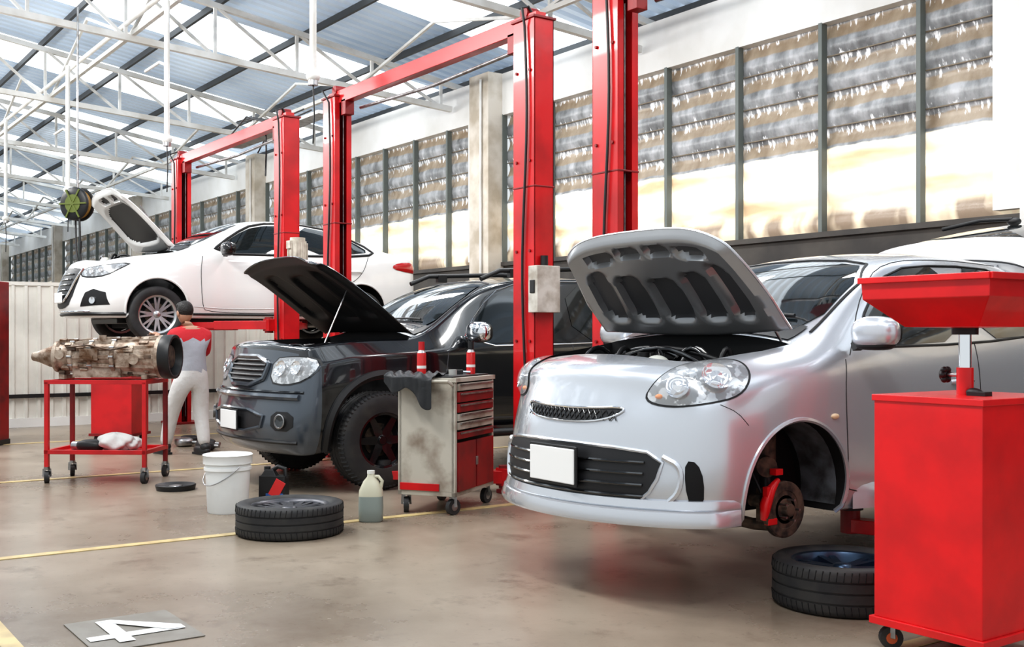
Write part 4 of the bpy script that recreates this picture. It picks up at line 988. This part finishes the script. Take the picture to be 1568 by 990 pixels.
mb.cyl((0,0,.8),(0,0,1.0),.03,steel); mb.obj('parts_washer_cart',None,bevel=.006,loc=(-13.2,3.65,0),rz=.8)
mb=MB(); 
for x,y,m_ in ((-.35,.1,blk),(-.1,-.05,steel),(.2,.1,blk),(.45,0,rub)): mb.ell((x,y,.05),(.12,.09,.05),m_,e=.6); mb.cyl((x,y,.05),(x+.15,y+.1,.05),.02,steel)
mb.obj('scattered_car_parts',None,loc=(-12.2,4.15,0))
mb=MB()
for sx in(-1,1):
    for sy in(-1,1): mb.beam((sx*.32,sy*.22,0),(sx*.32,sy*.22,.9),.04,.04,red_dk)
mb.box((0,0,.9),(.72,.5,.03),red_dk); mb.box((0,0,.3),(.68,.46,.02),red_dk); mb.box((0,0,.98),(.3,.2,.12),blk); mb.obj('work_table',None,bevel=.004,loc=(-13.0,5.9,0),rz=.7)
# ================================================================ PERSON
def skin(name,verts,edges,radii,mats,matfn,parent,sub=2,root=0):
    me=bpy.data.meshes.new(name); me.from_pydata(verts,edges,[]); ob=bpy.data.objects.new(name,me); bpy.context.scene.collection.objects.link(ob)
    sk=ob.modifiers.new('sk','SKIN'); sk.use_smooth_shade=True
    d=me.skin_vertices[0].data
    for i,r in enumerate(radii): d[i].radius=(r if isinstance(r,tuple) else (r,r)); d[i].use_root=(i==root)
    s_=ob.modifiers.new('su','SUBSURF'); s_.levels=sub; s_.render_levels=sub
    dg=bpy.context.evaluated_depsgraph_get(); dg.update(); m2=bpy.data.meshes.new_from_object(ob.evaluated_get(dg)); bpy.data.objects.remove(ob)
    ob=bpy.data.objects.new(name,m2); bpy.context.scene.collection.objects.link(ob); ob.parent=parent
    for m in mats: m2.materials.append(m)
    for p in m2.polygons: p.use_smooth=True; p.material_index=matfn(p.center)
    return ob
skn=M('skin',(.42,.24,.16),.5); hair=M('hair',(.012,.01,.009),.6,bump=.5,bscale=90); trou=M('trousers',(.60,.59,.58),.85,bump=.5,bscale=14); shg=M('shirt_grey',(.36,.37,.41),.85,bump=.4,bscale=14); shr=M('shirt_red',(.50,.02,.03),.8,bump=.4,bscale=14); shoe=M('shoes',(.02,.02,.022),.5)
pe=empty('mechanic_person',(-11.32,3.86,0),math.radians(100)); pe.scale=(.98,.98,.98)
pv=[(0,0,.84),(0,.0,.95),(0,.02,1.10),(0,.05,1.26),(0,.08,1.36),(0,.11,1.41),
    (.10,0,.80),(.12,.04,.45),(.12,-.05,.09),(-.10,.02,.80),(-.13,.19,.46),(-.15,.30,.09),
    (.19,.05,1.27),(.25,.16,1.06),(.19,.40,1.20),(.16,.47,1.24),(-.19,.05,1.27),(-.25,.18,1.08),(-.18,.42,1.24),(-.14,.49,1.28)]
pe_=[(0,1),(1,2),(2,3),(3,4),(4,5),(0,6),(6,7),(7,8),(0,9),(9,10),(10,11),(3,12),(12,13),(13,14),(14,15),(3,16),(16,17),(17,18),(18,19)]
pr_=[(.155,.13),(.15,.12),(.155,.125),(.155,.115),.055,.05,.115,.085,.066,.115,.085,.066,.075,.055,.038,.026,.075,.055,.038,.026]
def mf(c_):
    if c_.z>1.335 and abs(c_.x)<.08 and c_.y<.3: return 0
    if c_.y>.25 and c_.z>.9: return 0
    if c_.z<.90 : return 1
    if c_.z>1.22 or abs(c_.x)>.20: return 3
    return 2
skin('body',pv,pe_,pr_,[skn,trou,shg,shr],mf,pe)
mb=MB(); hc=V((0,.16,1.51)); T=Matrix.Translation(hc)@Matrix.Rotation(math.radians(-12),4,'X')
mb.ell((0,0,0),(.076,.095,.112),skn,24,16,T=T); mb.ell((0,.035,-.055),(.05,.05,.055),skn,T=T)
mb.ell((0,-.018,.025),(.083,.098,.10),hair,24,16,T=T); mb.ell((0,.02,.075),(.074,.075,.05),hair,T=T)
mb.tube([V((0,.09,.015)),V((0,.112,-.02)),V((0,.095,-.03))],[.010,.016,.010],skn,T=T)
for sx in(-1,1):
    mb.ell((sx*.078,.0,-.01),(.012,.022,.032),skn,T=T); mb.ell((sx*.031,.085,.008),(.014,.008,.008),M('eye_white',(.8,.8,.8),.3),T=T); mb.ell((sx*.031,.092,.008),(.006,.004,.006),hair,T=T); mb.tube([V((sx*.015,.09,.028)),V((sx*.045,.082,.03))],.004,hair,T=T)
mb.tube([V((-.022,.088,-.055)),V((0,.094,-.056)),V((.022,.088,-.055))],.006,M('lips',(.35,.14,.11),.5),T=T)
mb.obj('head',pe)
mb=MB()
for (x,y) in ((.12,-.05),(-.15,.30)):
    mb.ell((x,y+.06,.045),(.052,.14,.05),shoe,e=.8); mb.box((x,y+.06,.012),(.09,.27,.024),shoe); mb.ell((x,y-.01,.085),(.055,.065,.05),shoe)
mb.obj('shoes',pe,bevel=.004)
for (w_,sx) in ((V((.16,.47,1.24)),1),(V((-.14,.49,1.28)),-1)):
    vs=[tuple(w_),tuple(w_+V((0,.045,.01))),tuple(w_+V((0,.09,.01)))]; es=[(0,1),(1,2)]; rr=[(.024,.018),(.038,.018),(.036,.015)]
    skin('palm',vs,es,rr,[skn],lambda c_:0,pe)
    for k,(ox,ln) in enumerate(((-.028,.062),(-.009,.072),(.010,.068),(.028,.052))):
        b0=w_+V((ox,.085,.01)); f=[tuple(b0),tuple(b0+V((0,ln*.45,.004))),tuple(b0+V((0,ln*.75,-.018))),tuple(b0+V((0,ln*.8,-.042)))]
        skin('finger_%d'%k,f,[(0,1),(1,2),(2,3)],[.009,.0085,.008,.007],[skn],lambda c_:0,pe)
    b0=w_+V((-sx*.03,.03,.005)); f=[tuple(b0),tuple(b0+V((-sx*.025,.025,-.008))),tuple(b0+V((-sx*.03,.055,-.022)))]
    skin('thumb',f,[(0,1),(1,2)],[.012,.010,.008],[skn],lambda c_:0,pe)
mb=MB(); mb.tube([(-.2,.605,1.27),(-.05,.60,1.26),(.1,.59,1.24),(.2,.585,1.235)],.008,steel); mb.obj('wrench',pe)
# ================================================================ LIGHT + CAMERA
w=bpy.data.worlds.new('World'); bpy.context.scene.world=w; w.use_nodes=True
bg_=w.node_tree.nodes['Background']; bg_.inputs[0].default_value=(.92,.97,1,1); bg_.inputs[1].default_value=.75
def area(loc,rot,sx,sy,p,col=(1,.985,.96),name='lamp'):
    l=bpy.data.lights.new(name,'AREA'); l.shape='RECTANGLE'; l.size=sx; l.size_y=sy; l.energy=p; l.color=col
    o=bpy.data.objects.new(name,l); bpy.context.scene.collection.objects.link(o); o.location=loc; o.rotation_euler=rot
for i,(x,y,rx,p) in enumerate(((-2,1.2,50,120),(-7,1.0,52,165),(-12,1.0,52,200),(-18,1.0,52,220),(-25,1.0,52,240),(-4.5,6.8,0,80),(-9.5,7,0,90),(-15,7,0,100))):  # added area lights out of view: wall wash and fill, no fixtures
    area((x,y,5.1),(math.radians(rx),0,0),3.0,.5,p,name='fill_light')
cam=bpy.data.cameras.new('cam'); co=bpy.data.objects.new('camera',cam); bpy.context.scene.collection.objects.link(co)
co.location=(0,0,1.25); co.rotation_euler=(math.radians(90),0,math.radians(55.1)); cam.sensor_width=36; cam.lens=36*1700/1568; cam.shift_y=17/1568; cam.clip_end=300
bpy.context.scene.camera=co
vs_=bpy.context.scene.view_settings
vs_.view_transform='Standard'
try: vs_.look='Medium High Contrast'
except Exception as ex: print('look',ex)
